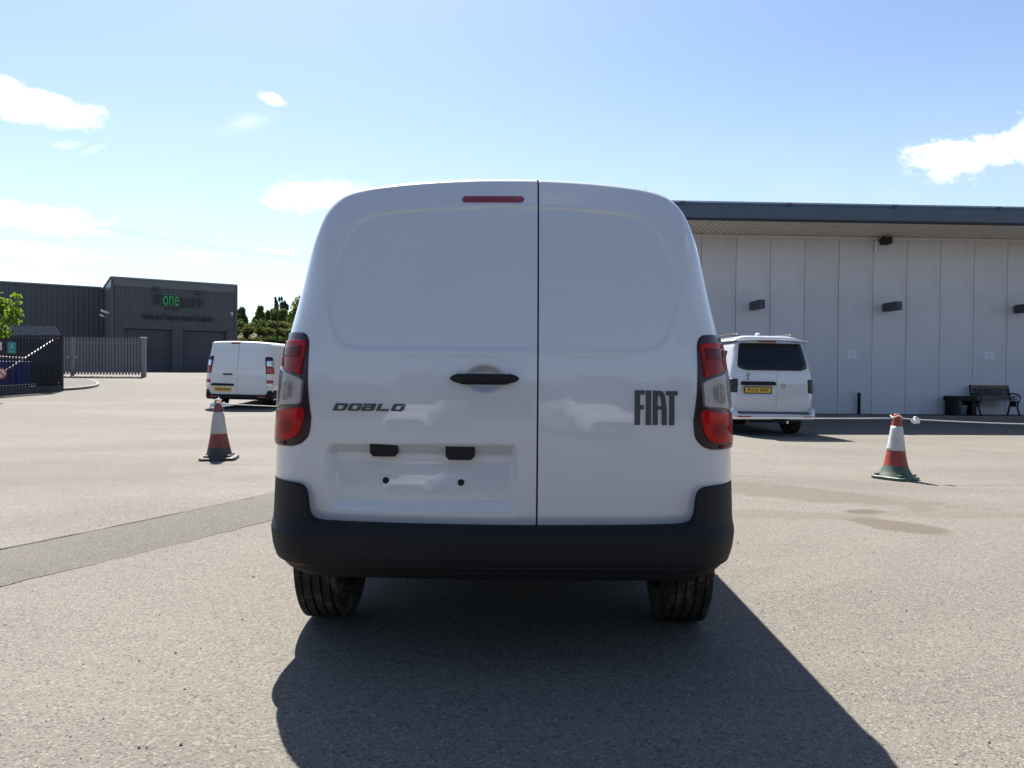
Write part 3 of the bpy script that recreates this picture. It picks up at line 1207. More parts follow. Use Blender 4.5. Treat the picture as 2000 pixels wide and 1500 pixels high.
# ================================================================== trees and bushes
M['bark'] = material('bark', (0.075, 0.058, 0.042), 0.9, var=0.3, vscale=8, bump=0.5, bscale=30)
M['leaf_sap'] = leaf_material('sapling_leaves', (0.085, 0.15, 0.022), (0.17, 0.25, 0.045), 0.55)
M['leaf_dark'] = leaf_material('dark_tree_leaves', (0.036, 0.058, 0.028), (0.095, 0.130, 0.058), 0.35)  # this and the mid green are lightened, distance haze put into the colour
M['leaf_mid'] = leaf_material('mid_tree_leaves', (0.060, 0.085, 0.030), (0.150, 0.175, 0.070), 0.4)
M['leaf_olive'] = leaf_material('olive_bush_leaves', (0.060, 0.070, 0.024), (0.150, 0.145, 0.060), 0.3)
M['leaf_dry'] = leaf_material('dry_bush_leaves', (0.085, 0.066, 0.034), (0.19, 0.15, 0.085), 0.25)
M['leaf_con'] = leaf_material('conifer_needles', (0.052, 0.068, 0.060), (0.105, 0.125, 0.108), 0.25)  # greyed and lightened as painted-in distance haze


def leaves(blobs, n, size, mat, name, parent, r, droop=0.3, aspect=0.6, shell=0.5):
    """leaf cards spread through ellipsoid clumps ((x,y,z),(rx,ry,rz))"""
    vol = np.array([b[1][0] * b[1][1] * b[1][2] for b in blobs])
    pick = rng.choice(len(blobs), n, p=vol ** .8 / (vol ** .8).sum())
    V, F = [], []
    dirs = rng.normal(size=(n, 3))
    dirs /= np.linalg.norm(dirs, axis=1)[:, None]
    rad = (shell + (1 - shell) * rng.random(n)) ** 1.0 * (0.72 + 0.40 * rng.random(n))
    for i in range(n):
        c, rr = blobs[pick[i]]
        p = np.array(c) + dirs[i] * np.array(rr) * rad[i]
        a = rng.normal(size=3)
        a /= np.linalg.norm(a)
        b = np.cross(a, dirs[i] + 0.4 * rng.normal(size=3))
        b /= (np.linalg.norm(b) + 1e-9)
        s = size * (0.6 + 0.8 * rng.random())
        a, b = a * s, b * s * aspect
        k = len(V)
        fold = np.cross(a, b)
        fold = fold / (np.linalg.norm(fold) + 1e-9) * s * 0.18
        V += [tuple(p - a), tuple(p - .15 * a + b + fold), tuple(p + a), tuple(p - .15 * a - b + fold)]
        F += [(k, k + 1, k + 2), (k, k + 2, k + 3)]
    me = bpy.data.meshes.new(name)
    me.from_pydata(V, [], F)
    me.materials.append(mat)
    me.update()
    return link(name, me, parent)


def tree(name, label, cat, loc, blobs, n, size, mat, trunk, group=None, limbs=5, aspect=0.6, shell=0.35):
    e = empty(name, loc)
    tag(e, label, cat, group)
    h = trunk[1]
    mb = MB()
    pts = [(0, 0, -.1), (.04 * h * .3, .01 * h, h * .35), (-.01 * h, .02 * h, h * .7), (.02 * h, 0, h)]
    mb.tube(pts, [trunk[0], trunk[0] * .75, trunk[0] * .5, trunk[0] * .2], 8)
    for i in range(min(limbs, len(blobs))):
        c = blobs[i][0]
        z0 = h * (.35 + .45 * i / max(1, limbs))
        mid = ((c[0]) * .5, (c[1]) * .5, z0 + (c[2] - z0) * .4)
        mb.tube([(0, 0, z0), mid, c], [trunk[0] * .4, trunk[0] * .25, trunk[0] * .08], 6)
    mb.build('trunk', M['bark'], e)
    leaves(blobs, n, size, mat, 'crown', e, None, aspect=aspect, shell=shell)
    return e


def build_plants():
    # sapling at the left edge, in front of the dark fence
    D = 24.6
    b = []
    for (x, y, rx, rz) in [(-22, 575, 26, 20), (2, 600, 20, 34), (30, 578, 9, 6), (33, 590, 5, 4), (28, 607, 15, 9), (36, 615, 8, 8), (18, 625, 22, 11), (-10, 640, 30, 16), (30, 628, 10, 6), (10, 652, 16, 10), (-40, 610, 30, 40), (-70, 590, 30, 40), (-48, 560, 26, 22)]:
        p = px(x, y, D + random.uniform(-.35, .35))
        b.append((tuple(p), (rx * D / FPX, .35, rz * D / FPX)))
    t0 = Vector((px(-44, 700, D).x, D, gzf(-18, D)))
    blobs = [((c[0] - t0.x, c[1] - t0.y, c[2] - t0.z), r) for c, r in b]
    tree('maple_sapling', 'young tree with bright green leaves overhanging the dark fence at the left edge', 'tree', t0, blobs, 2100, .062, M['leaf_sap'], (.06, 3.0), limbs=13, aspect=.75, shell=.1)

    # earth bank with scrub between the workshop and the vans
    bx = np.linspace(-34, 12, 60)
    prof = [(58.0, 0), (60.0, 1.6), (62.5, 3.1), (66, 3.7), (80, 3.8), (110, 3.6)]
    P = np.array([[(x, y, gzf(-20, 60) - .05 + h * (1 + .10 * math.sin(x * .9) * math.cos(y * .3 + x * .37))) for x in bx] for y, h in prof])
    o = grid_obj('earth_bank', P, material('overgrown_bank', (.060, .066, .028), .95, var=.3, vscale=.8))
    tag(o, kind='structure')
    base = gzf(-20, 60)
    spots = [(-25.0, 61.6, 1.05, 'leaf_olive'), (-24.0, 60.8, .85, 'leaf_olive'), (-23.1, 61.6, 1.1, 'leaf_dry'), (-22.2, 60.7, .8, 'leaf_dry'), (-21.3, 61.8, 1.15, 'leaf_olive'),
             (-20.6, 60.9, .8, 'leaf_olive'), (-19.9, 61.9, 1.0, 'leaf_mid'), (-19.2, 60.8, .9, 'leaf_dark'), (-18.3, 61.7, 1.1, 'leaf_olive'), (-17.2, 61.2, 1.0, 'leaf_dark'),
             (-15.8, 61.4, 1.1, 'leaf_olive'), (-14.0, 61.6, 1.2, 'leaf_mid'), (-12.0, 61.2, 1.0, 'leaf_olive')]
    desc = {'leaf_olive': 'olive green scrubby bush', 'leaf_dry': 'dry brownish bush', 'leaf_mid': 'fresh green bush', 'leaf_dark': 'dark green low bush'}
    where = ['against the workshop corner', 'low at the workshop corner', 'second along the bank', 'low on the bank above the parked van', 'in the middle of the bank', 'low in the middle of the bank', 'on the bank left of the dark pole',
             'at the foot of the dark pole', 'on the bank right of the dark pole', 'beside the near van edge', 'hidden behind the near van', 'further behind the near van', 'far along the bank behind the near van']
    for (x, y, s, m), w in zip(spots, where):
        zb = base + np.interp(y, [58, 60, 62.5], [0, 1.6, 3.1]) - .1
        bl = []
        for _ in range(7):
            bl.append(((random.gauss(0, .55 * s), random.gauss(0, .4), random.uniform(.2, .95) * s), (random.uniform(.3, .6) * s, .45, random.uniform(.25, .5) * s)))
        tree('bush', desc[m] + ' ' + w, 'bush', (x, y, zb), bl, 2400, .085, M[m], (.04, .5), 'bushes on the earth bank', limbs=7, shell=.3)

    back = ['left end of the upper scrub, beside the dark rounded tree', 'upper scrub under the gap of sky', 'upper scrub below the light green tree', 'upper scrub left of the dark narrow evergreen', 'upper scrub below the dark narrow evergreen', 'upper scrub just left of the dark pole', 'upper scrub behind the dark pole', 'upper scrub right of the dark pole', 'upper scrub beside the near van', 'upper scrub hidden behind the near van']
    for k, w in enumerate(back):
        x, y = -26.6 + 1.35 * k, 68.0 + random.uniform(-.8, .8)
        s = random.uniform(1.0, 1.5)
        bl = [((random.gauss(0, .6 * s), random.gauss(0, .5), random.uniform(.1, .9) * s), (random.uniform(.4, .7) * s, .5, random.uniform(.3, .55) * s)) for _ in range(8)]
        m = ['leaf_mid', 'leaf_olive', 'leaf_mid', 'leaf_dark', 'leaf_olive'][k % 5]
        tree('bush', desc[m].replace('low ', 'tall ') + ', ' + w, 'bush', (x, y, base + 3.3), bl, 2400, .11, M[m], (.05, .6), 'bushes on the earth bank', limbs=8, shell=.2)

    # trees beyond the bank
    def at(x, y, d):
        return px(x, y, d)
    def far_tree(name, label, specs, d, n, size, m, trunk_px, aspect=.6, shell=.3):
        p0 = at(trunk_px[0], trunk_px[1], d)
        loc = Vector((p0.x, d, base + 3.6))
        bl = []
        for (x, y, rx, rz) in specs:
            p = at(x, y, d)
            bl.append(((p.x - loc.x, random.uniform(-.6, .6), p.z - loc.z), (rx * d / FPX, rx * d / FPX, rz * d / FPX)))
        h = max(b_[0][2] for b_ in bl) * .8
        tree(name, label, 'tree', loc, bl, n, size, M[m], (.16, max(1.5, h)), 'trees beyond the earth bank', limbs=6, aspect=aspect, shell=shell)
    far_tree('broadleaf_tree', 'dark green rounded tree right beside the workshop corner', [(466, 618, 9, 12), (474, 608, 7, 9), (472, 628, 11, 12), (458, 622, 10, 14), (478, 622, 5, 8), (464, 636, 14, 8)], 78, 10000, .145, 'leaf_dark', (467, 640))
    far_tree('broadleaf_tree', 'light green open-topped tree left of the dark narrow bush', [(512, 604, 6, 7), (509, 614, 9, 9), (516, 622, 12, 10), (505, 627, 10, 9), (500, 634, 9, 6), (514, 636, 14, 8)], 82, 9000, .145, 'leaf_mid', (512, 642))
    far_tree('cypress', 'dark narrow upright evergreen between lighter trees', [(522, 614, 4.0, 8), (523, 624, 4.6, 9), (522, 633, 4, 6)], 76, 4000, .13, 'leaf_dark', (522, 640))
    far_tree('conifer', 'pointed grey green conifer with single spire behind the dark pole', [(538.5, 583, 1.2, 4), (538.5, 589, 2.2, 5), (539.5, 597, 3.6, 7), (539.5, 606, 5, 7)], 96, 5000, .145, 'leaf_con', (540, 630), aspect=.3)
    far_tree('conifer', 'ragged many-tipped conifer right of the pointed one', [(547.5, 585, 1.5, 5), (552.5, 585, 1.4, 5), (549, 595, 4, 6), (555.5, 591, 1.8, 5), (552, 601, 6, 6), (559, 600, 4, 7)], 98, 6500, .145, 'leaf_con', (551, 630), aspect=.3)
    far_tree('broadleaf_tree', 'olive leafy tree in front of the conifers', [(536, 610, 8, 7), (544, 616, 12, 9), (532, 621, 9, 8), (550, 626, 12, 9), (538, 633, 13, 8), (556, 612, 8, 8)], 84, 10000, .145, 'leaf_mid', (541, 640))
    far_tree('broadleaf_tree', 'broad green tree hidden behind the near van', [(590, 600, 26, 24), (620, 615, 24, 20), (575, 622, 20, 16)], 88, 2600, .22, 'leaf_mid', (598, 640))
    # thin dark pole on the bank
    p = at(541.5, 655, 62.0)
    e = empty('telegraph_pole', (p.x, 62.0, base + 1.7))
    tag(e, 'thin dark upright pole on the bank in front of the conifers', 'pole')
    top = at(541.5, 590, 62.0)
    mb = MB()
    mb.tube([(0, 0, 0), (0, 0, top.z - base - 1.7)], [.10, .07], 8)
    mb.build('shaft', M['bark'], e)
    mb = MB()
    mb.box((0, 0, top.z - base - 2.0), (.5, .07, .07))
    mb.build('crossbar', M['bark'], e)
    # pair of thin overhead wires
    wire = empty('overhead_wires', (0, 62, 12))
    tag(wire, 'pair of thin grey overhead wires crossing the sky above the workshop', 'wires')
    gm = material('wire_grey', (.26, .27, .29), .6)
    for k in (0, 1):
        pts = []
        a, c = at(-500, 300 + 6 * k, 62), at(960, 556 + 4 * k, 62)
        for t in np.linspace(0, 1, 50):
            q = a + (c - a) * t
            q.z -= 1.35 * 4 * t * (1 - t) * .6
            pts.append((q.x, q.y - 62 + (.0 if k == 0 else .4), q.z - 12))
        mb = MB()
        mb.tube(pts, .008, 5)
        mb.build('wire', gm, wire)
    mb = MB()
    e = empty('utility_pole', (at(960, 700, 62).x, 62, base + 1.2))
    tag(e, 'wooden pole carrying the overhead wires, hidden behind the near van', 'pole')
    mb.tube([(0, 0, 0), (0, 0, at(960, 548, 62).z - base - 1.2)], [.14, .10], 8)
    mb.build('shaft', M['bark'], e)


build_plants()
# ================================================================== vans
class Rear:
    """rounded van tail: a smooth outline in the XZ plane with edges that roll forward (+Y)"""
    def __init__(self, outline, corner_z, base, crown, r_side, ry_side, r_top, ry_top, ztop0, ztop1, relief=None):
        self.o = resample(chaikin(outline, 3), 420)      # top centre -> bottom
        self.i_c = int(np.argmin(np.abs(self.o[:, 1] - corner_z) + 10 * (self.o[:, 0] < 0.3)))
        self.base_z, self.base_y = zip(*base)
        self.crown = crown
        self.p = (r_side, ry_side, r_top, ry_top, ztop0, ztop1)
        self.relief = relief
        self.W0 = self.o[:, 0].max()
        rz = self.o[::-1]
        self.wz, self.wx = rz[:, 1], rz[:, 0]

    def W(self, z):
        return np.interp(z, self.wz, self.wx)

    def dist(self, x, z):
        ax = np.abs(x).ravel()
        zz = np.asarray(z).ravel()
        o = self.o[::2]
        a, b = o[:-1], o[1:]
        e = b - a
        ee = (e ** 2).sum(1)
        out = np.empty(ax.size)
        for s in range(0, ax.size, 8000):
            wx = ax[s:s + 8000, None] - a[None, :, 0]
            wz = zz[s:s + 8000, None] - a[None, :, 1]
            t = np.clip((wx * e[:, 0] + wz * e[:, 1]) / ee, 0, 1)
            out[s:s + 8000] = np.sqrt(((wx - t * e[:, 0]) ** 2 + (wz - t * e[:, 1]) ** 2).min(1))
        return out.reshape(np.shape(x))

    def radii(self, z):
        rs, rys, rt, ryt, z0, z1 = self.p
        t = sstep(z0, z1, z)
        return rs * (1 - t) + rt * t, rys * (1 - t) + ryt * t

    def flat(self, x, z):
        return np.interp(z, self.base_z, self.base_y) + self.crown * (np.asarray(x) / self.W0) ** 2

    def depth(self, x, z, relief=True):
        x = np.asarray(x, float)
        z = np.asarray(z, float)
        x, z = np.broadcast_arrays(x, z)
        r, ry = self.radii(z)
        k = np.clip(1 - self.dist(x, z) / r, 0, 1)
        y = self.flat(x, z) + ry * (1 - np.sqrt(np.maximum(0, 1 - k ** 2.15)))
        if relief and self.relief is not None:
            y = y + self.relief(x, z)
        return y

    def d1(self, x, z, relief=True):
        return float(self.depth(np.array([x]), np.array([z]), relief)[0])

    def xz(self, u, v, zb):
        """u in [-1, 1] columns, v in [0, 1] rows"""
        c = self.o[self.i_c]
        su, au = np.sign(u), np.abs(u)
        k = 1 - c[0] / self.W0
        tx = self.W0 * (au - k * au ** 3)
        top = self.o[:self.i_c + 1]
        tz = np.interp(tx, top[:, 0], top[:, 1])
        side = self.o[self.i_c:]
        side = side[side[:, 1] >= zb - 1e-6]
        side = np.vstack([side, [[self.W(zb), zb]]])[::-1]
        d = np.r_[0, np.cumsum(np.hypot(*np.diff(side, axis=0).T))]
        d /= d[-1]
        wb = side[0, 0]
        sx, sz = np.interp(v, d, side[:, 0]), np.interp(v, d, side[:, 1])
        bx = au * wb
        X = (1 - v) * bx + v * tx
        Z = (1 - v) * zb + v * tz
        l1x = (1 - v) * wb + v * c[0]
        l1z = (1 - v) * zb + v * c[1]
        X = X + au ** 3 * (sx - l1x)
        Z = Z + au ** 3 * (sz - l1z)
        return su * X, Z

    def panel(self, name, u0, u1, zb, nu, nv, mat, parent, lip=0.03, v_pow=1.0):
        us = np.linspace(u0, u1, nu)
        vs = np.linspace(0, 1, nv) ** v_pow
        # gather rows and columns a little towards the rounded edge
        if u1 > 0.9:
            tt = np.linspace(0, 1, nu)
            us = u0 + (u1 - u0) * (1 - (1 - tt) ** 1.35)
        if u0 < -0.9:
            tt = np.linspace(0, 1, nu)
            us = u1 - (u1 - u0) * (1 - (1 - tt[::-1]) ** 1.35)
        vs = 1 - (1 - vs) ** 1.25
        U, V = np.meshgrid(us, vs)
        X, Z = self.xz(U, V, zb)
        Y = self.depth(X, Z)
        P = np.stack([X, Y, Z], -1)
        # returned edges: bottom, and the shut line side
        low = P[:1].copy()
        low[..., 1] += lip
        P = np.concatenate([low, P], 0)
        if u0 > -0.9:
            e = P[:, :1].copy()
            e[..., 1] += lip
            P = np.concatenate([e, P], 1)
        if u1 < 0.9:
            e = P[:, -1:].copy()
            e[..., 1] += lip
            P = np.concatenate([P, e], 1)
        return grid_obj(name, P, mat, parent)

    def stick(self, name, polys, mat, parent, thick=0.004, inset=0.002, sub=6):
        """flat badge pieces (polygons in x, z) lying on the surface"""
        mb = MB()
        for poly in polys:
            n = len(poly)
            xs = np.array([p[0] for p in poly])
            zs = np.array([p[1] for p in poly])
            ys = self.depth(xs, zs)
            vs = [(x, y - thick, z) for x, y, z in zip(xs, ys, zs)] + [(x, y + inset, z) for x, y, z in zip(xs, ys, zs)]
            fs = [tuple(range(n))]
            for i in range(n):
                j = (i + 1) % n
                fs.append((j, i, n + i, n + j))
            mb.add(vs, fs)
        return mb.build(name, mat, parent)

    def patch(self, name, q0, q1, zl, zh, nq, nz, off, mat, parent, side=1, bulge=None, edge=0.012, cols=None):
        """patch wrapping the rounded rear corner.  q<=1 runs round the corner, q>1 runs forward along the side.
        zl, zh are functions of q."""
        qs = np.linspace(q0, q1, nq) if cols is None else np.array(cols)
        t = np.linspace(0, 1, nz)
        P = []
        for q in qs:
            lo, hi = zl(q), zh(q)
            col = []
            for i, tt in enumerate(t):
                z = lo + (hi - lo) * tt
                w = float(self.W(z))
                r, ry = [float(a) for a in self.radii(z)]
                o = off(q, tt, z) if callable(off) else off
                if q <= 0:
                    ph = 0.0
                    x = w - r + q * math.pi / 2 * r
                    y = float(self.flat(x, z))
                else:
                    ph = min(q, 1.0) * math.pi / 2
                    x = w - r + r * math.sin(ph)
                    y = float(self.flat(x, z)) + ry * (1 - math.cos(ph)) + max(0.0, q - 1) * 0.25
                nx, ny = math.sin(ph), -math.cos(ph)
                col.append((side * (x + nx * o), y + ny * o, z))
            P.append(col)
        P = np.array(P)
        if edge > 0:      # skirt so that the patch has thickness
            def push(a):
                b = a.copy()
                c = np.array([0.80 * side, 0.45, 0])
                b[..., 0] -= 0.6 * edge * side
                b[..., 1] += edge
                return b
            P = np.concatenate([push(P[:1]), P, push(P[-1:])], 0)
            P = np.concatenate([push(P[:, :1]), P, push(P[:, -1:])], 1)
        return grid_obj(name, P, mat, parent, flip=(side > 0))

    def xq(self, x, z):
        w = float(self.W(z))
        r = float(self.radii(z)[0])
        s = (x - (w - r)) / r
        if s <= 0:
            return s * 2 / math.pi
        return math.asin(min(1.0, s)) * 2 / math.pi


def van_loft(rear, sections, zb, mat, parent, wheels, arch_r, name='body', n_out=90, tail_low=0.0):
    """body sides and roof swept forward from the tail.  sections: (y, roof height factor, width factor, front drop)"""
    o = resample(rear.o[rear.o[:, 1] >= zb], n_out)
    o = np.vstack([o * np.array([-1, 1]), o[::-1][:-1]])[:, :] if False else np.vstack([(o * np.array([1, 1]))[::-1], (o * np.array([-1, 1]))[1:]])
    y0 = rear.depth(o[:, 0], o[:, 1], relief=False)
    ztop = o[:, 1].max()
    ys = [s[0] for s in sections]
    yy = []
    for a, b in zip(ys[:-1], ys[1:]):
        n = max(2, int((b - a) / 0.05))
        yy += list(np.linspace(a, b, n, endpoint=False))
    yy.append(ys[-1])
    hf = np.interp(yy, ys, [s[1] for s in sections])
    wf = np.interp(yy, ys, [s[2] for s in sections])

    def ring(y, h, w):
        P = np.empty((len(o), 3))
        P[:, 0] = o[:, 0] * w
        z = o[:, 1].copy()
        hz = zb + (z - zb) * h
        zc = zb
        for wy, wz in wheels:
            d = abs(y - wy)
            if d < arch_r:
                zc = max(zc, wz + math.sqrt(arch_r ** 2 - d * d))
        if y < wheels[0][0]:
            zc = max(zc, tail_low)
        lim = zb + 0.60
        low = hz < lim
        hz[low] = zc + (hz[low] - zb) / (lim - zb) * (lim - zc)
        P[:, 2] = hz
        P[:, 1] = y
        return P
    rings = []
    first = ring(0, 1, 1)
    first[:, 1] = y0
    first[:, 2] = np.maximum(o[:, 1], tail_low)
    rings.append(first)
    for y, h, w in zip(yy, hf, wf):
        rg = ring(y, h, w)
        rg[:, 1] = np.maximum(y, y0 + 0.01 * len(rings))
        rings.append(rg)
    P = np.stack(rings)
    ob = grid_obj(name, P, mat, parent, flip=True)

    def sample(y, z, side):
        """x of the side at (y, z)"""
        h = np.interp(y, yy, hf)
        w = np.interp(y, yy, wf)
        zz = zb + (z - zb) / h
        return side * float(rear.W(zz)) * w
    return ob, sample


def tyre_mesh(name, rad, width, grooves=4, mat=None, seg=48):
    """tyre turned about X, outer face at +X"""
    w = width / 2
    prof = [(0.60 * rad, -w * 0.86), (0.72 * rad, -w), (0.90 * rad, -w), (0.965 * rad, -w * 0.93), (0.99 * rad, -w * 0.84)]
    gw = 0.0055
    for i in range(grooves):
        c = -w * 0.58 + i * (w * 1.16) / (grooves - 1)
        prof += [(rad, c - gw), (rad - 0.009, c - gw * 0.7), (rad - 0.009, c + gw * 0.7), (rad, c + gw)]
    prof += [(0.99 * rad, w * 0.84), (0.965 * rad, w * 0.93), (0.90 * rad, w), (0.72 * rad, w), (0.60 * rad, w * 0.86)]
    mb = MB()
    mb.lathe(prof, seg, 0, Matrix.Rotation(R(90), 4, 'Y'))
    # small shoulder sipes
    for k in range(seg * 2):
        a = 2 * math.pi * k / (seg * 2)
        for s in (-1, 1):
            Mx = Matrix.Rotation(a, 4, 'X')
            mb.box((s * w * 0.80, 0, rad * 0.992), (w * 0.16, 0.010, 0.004), 0, Mx)
    return mb.mesh(name, mat, smooth=False)


def rim_mesh(name, rad, width, mat):
    mb = MB()
    prof = [(0.60 * rad, -width * 0.42), (0.58 * rad, -width * 0.1), (0.56 * rad, width * 0.30), (0.60 * rad, width * 0.42),
            (0.52 * rad, width * 0.34), (0.40 * rad, width * 0.18), (0.22 * rad, width * 0.28), (0.08 * rad, width * 0.30), (0.001, width * 0.30)]
    mb.lathe(prof, 32, 0, Matrix.Rotation(R(90), 4, 'Y'))
    mb.lathe([(0.001, -width * 0.05), (0.57 * rad, -width * 0.08)], 32, 0, Matrix.Rotation(R(90), 4, 'Y'))
    return mb.mesh(name, mat, smooth=True)


def add_wheels(parent, rad, width, ys, xo, grooves=4):
    tm = tyre_mesh('tyre', rad, width, grooves, M['rubber'])
    rm = rim_mesh('rim', rad, width, M['rim'])
    for y in ys:
        for s in (-1, 1):
            e = bpy.data.objects.new('wheel', tm)
            COL.objects.link(e)
            e.parent = parent
            e.location = (s * (xo - width / 2), y, rad)
            e.rotation_euler = (R(random.uniform(0, 360)), 0, 0 if s > 0 else math.pi)
            r = link('rim', rm, e)


# ------------------------------------------------------------------ the small white van in front
def build_small_van():
    D0 = 2.65
    van = empty('small_van', (-0.040, D0, 0.0), R(-1.0))
    van.scale = (0.993, 1.0, 1.0)
    tag(van, 'white small panel van seen from close behind, filling the middle, with FIAT and DOBLO badges', 'van')

    outline = [(0, 1.886), (0.12, 1.885), (0.24, 1.880), (0.36, 1.872), (0.46, 1.862), (0.56, 1.848), (0.63, 1.828), (0.672, 1.800),
               (0.712, 1.755), (0.738, 1.703), (0.770, 1.625), (0.796, 1.54), (0.817, 1.47), (0.840, 1.39),
               (0.864, 1.30), (0.880, 1.225), (0.896, 1.12), (0.906, 1.02), (0.915, 0.90), (0.921, 0.75),
               (0.923, 0.65), (0.922, 0.48), (0.915, 0.36), (0.905, 0.28)]
    base = [(0.28, .10), (0.50, .098), (0.56, .086), (0.62, .075), (0.75, .066), (0.95, .066), (1.08, .073), (1.2, .088), (1.35, .115),
            (1.5, .150), (1.65, .195), (1.75, .230), (1.80, .252), (1.84, .273), (1.92, .315)]
    zz = np.linspace(0.28, 1.92, 90)
    yy = np.interp(zz, [b[0] for b in base], [b[1] for b in base])
    ker = np.hanning(13)
    ker /= ker.sum()
    yy = np.convolve(np.pad(yy, 6, mode='reflect', reflect_type='odd'), ker, 'valid')
    base = list(zip(zz, yy))

    win = [(-.54, 1.190), (-.617, 1.205), (-.655, 1.30), (-.668, 1.40), (-.652, 1.51), (-.595, 1.655), (-.545, 1.702), (-.447, 1.724),
           (-.25, 1.738), (0, 1.745), (.25, 1.738), (.447, 1.724), (.545, 1.702), (.595, 1.655), (.652, 1.51), (.668, 1.40),
           (.655, 1.33), (.60, 1.205), (.55, 1.190)]
    win = corner_round(win, 0.05, 3)

    def relief(x, z):
        r = np.zeros(np.shape(x))
        s = poly_sdf(x, z, win)
        r = r + 0.0065 * sstep(0.006, -0.010, s) - 0.0010 * np.exp(-((s - 0.016) / 0.014) ** 2)
        # number plate recess with its overhanging ledge
        mx = sstep(-0.668, -0.612, x) * sstep(0.072, 0.030, x)
        prof = np.interp(z, [0.560, 0.580, 0.600, 0.625, 0.70, 0.765, 0.786, 0.800, 0.838, 0.846], [0, 0.001, 0.006, 0.015, 0.026, 0.036, 0.037, 0.034, 0.002, 0])
        r = r + mx * prof
        # hand hold behind the door handle
        e = np.sqrt(((x + 0.062) / 0.078) ** 2 + ((z - 1.080) / 0.056) ** 2)
        r = r + 0.034 * sstep(1.0, 0.45, e)
        # soft crease low on the doors
        r = r - 0.004 * np.exp(-((z - 0.575) / 0.03) ** 2) * sstep(0.80, 0.70, np.abs(x))
        return r

    outline = [(x * .990, z - 0.0165 * min(1.0, max(0.0, (z - 1.45) / 0.40))) for x, z in outline]
    rear = Rear(outline, 1.83, base, 0.052, 0.185, 0.225, 0.018, 0.018, 1.30, 1.85, relief)
    xs = 0.1345                     # shut line between the doors
    ug = xs / rear.W0
    g = 0.0032 / rear.W0
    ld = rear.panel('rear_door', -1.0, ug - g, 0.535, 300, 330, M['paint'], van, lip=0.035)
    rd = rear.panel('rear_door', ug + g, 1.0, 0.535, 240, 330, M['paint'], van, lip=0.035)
    ld['label'] = 'wider left rear door with handle and plate recess'
    rd['label'] = 'narrower right rear door'
    # dark seal behind the shut line
    zs = np.linspace(0.54, 1.845, 60)
    mb = MB()
    for z0, z1 in zip(zs[:-1], zs[1:]):
        a0, a1 = rear.d1(xs, z0), rear.d1(xs, z1)
        mb.add([(xs - .02, a0 + .018, z0), (xs + .02, a0 + .018, z0), (xs + .02, a1 + .018, z1), (xs - .02, a1 + .018, z1)], [(0, 1, 2, 3)])
    mb.build('door_seal', M['gap'], van)

    secs = [(0.42, 1, 1), (0.7, 1.0, 1.0), (1.4, 1.004, 1.0), (2.2, 1.0, 1.0), (2.6, 0.985, 0.995), (2.9, 0.93, 0.99),
            (3.3, 0.74, 0.985), (3.6, 0.60, 0.975), (4.0, 0.54, 0.95), (4.22, 0.49, 0.90), (4.36, 0.36, 0.82), (4.40, 0.22, 0.70)]
    wheels = [(0.74, 0.315), (3.52, 0.315)]
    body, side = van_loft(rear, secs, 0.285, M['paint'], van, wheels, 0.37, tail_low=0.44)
    # side windows, windscreen
    for s in (-1, 1):
        pts = [(2.02, 1.16), (3.02, 1.16), (2.86, 1.42), (2.62, 1.64), (2.10, 1.66)]
        mb = MB()
        vs = [(side(y, z, s) + s * 0.006, y, z) for y, z in pts] + [(side(y, z, s) - s * 0.01, y, z) for y, z in pts]
        n = len(pts)
        mb.add(vs, [tuple(range(n))] + [((i + 1) % n, i, n + i, n + (i + 1) % n) for i in range(n)])
        mb.build('side_window', M['glass'], van)
        mb = MB()
        mb.box((s * 1.00, 2.98, 1.12), (0.20, 0.11, 0.22), 0, None, 0.03)
        mb.box((s * 0.905, 2.99, 1.04), (0.10, 0.07, 0.06), 0, None, 0.01)
        mb.build('door_mirror', M['black_plastic'], van, sharp=40)
    mb = MB()
    rows = []
    for y in np.linspace(2.72, 3.22, 8):
        h = np.interp(y, [s_[0] for s_ in secs], [s_[1] for s_ in secs])
        w = np.interp(y, [s_[0] for s_ in secs], [s_[2] for s_ in secs])
        row = []
        for xx in np.linspace(-0.56, 0.56, 12):
            zt = np.interp(abs(xx), rear.o[:rear.i_c + 1, 0], rear.o[:rear.i_c + 1, 1])
            row.append((xx * w * 1.05, y, 0.285 + (zt - 0.285) * h + 0.010))
        rows.append(row)
    grid_obj('windscreen', np.array(rows), M['glass'], van)

    # nose: headlamps, grille and front plate
    for s in (-1, 1):
        mb = MB()
        mb.box((s * .60, 4.16, .80), (.34, .16, .20), 0, Matrix.Rotation(R(-s * 12), 4, 'Z') if False else None, .04)
        mb.build('headlamp', M['lens_smoke'] if False else M['glass'], van, sharp=40)
    mb = MB()
    mb.box((0, 4.30, .66), (.90, .14, .16), 0, None, .03)
    mb.box((0, 4.36, .42), (1.20, .10, .18), 0, None, .03)
    mb.build('grille', M['black_gloss'], van, sharp=40)

    # bumper: one U of dark plastic
    def bump_y(x, z):
        ax = np.abs(x)
        wb = np.interp(z, [0.352, 0.365, 0.40, 0.45, 0.50, 0.56, 0.69], [0.855, 0.873, 0.897, 0.909, 0.915, 0.916, 0.916])
        d = np.clip(wb - ax, 0, None)
        k = np.clip(1 - d / 0.20, 0, 1)
        y = np.interp(z, [0.33, 0.345, 0.368, 0.384, 0.390, 0.402, 0.43, 0.475, 0.508, 0.520, 0.535, 0.56, 0.60, 0.69], [0.085, 0.062, 0.048, 0.042, 0.034, 0.012, 0.003, 0.0, 0.0, 0.006, 0.022, 0.034, 0.038, 0.050])
        return y + 0.035 * (ax / 0.93) ** 2 + 0.285 * (1 - np.sqrt(np.maximum(0, 1 - k ** 2.1))), wb
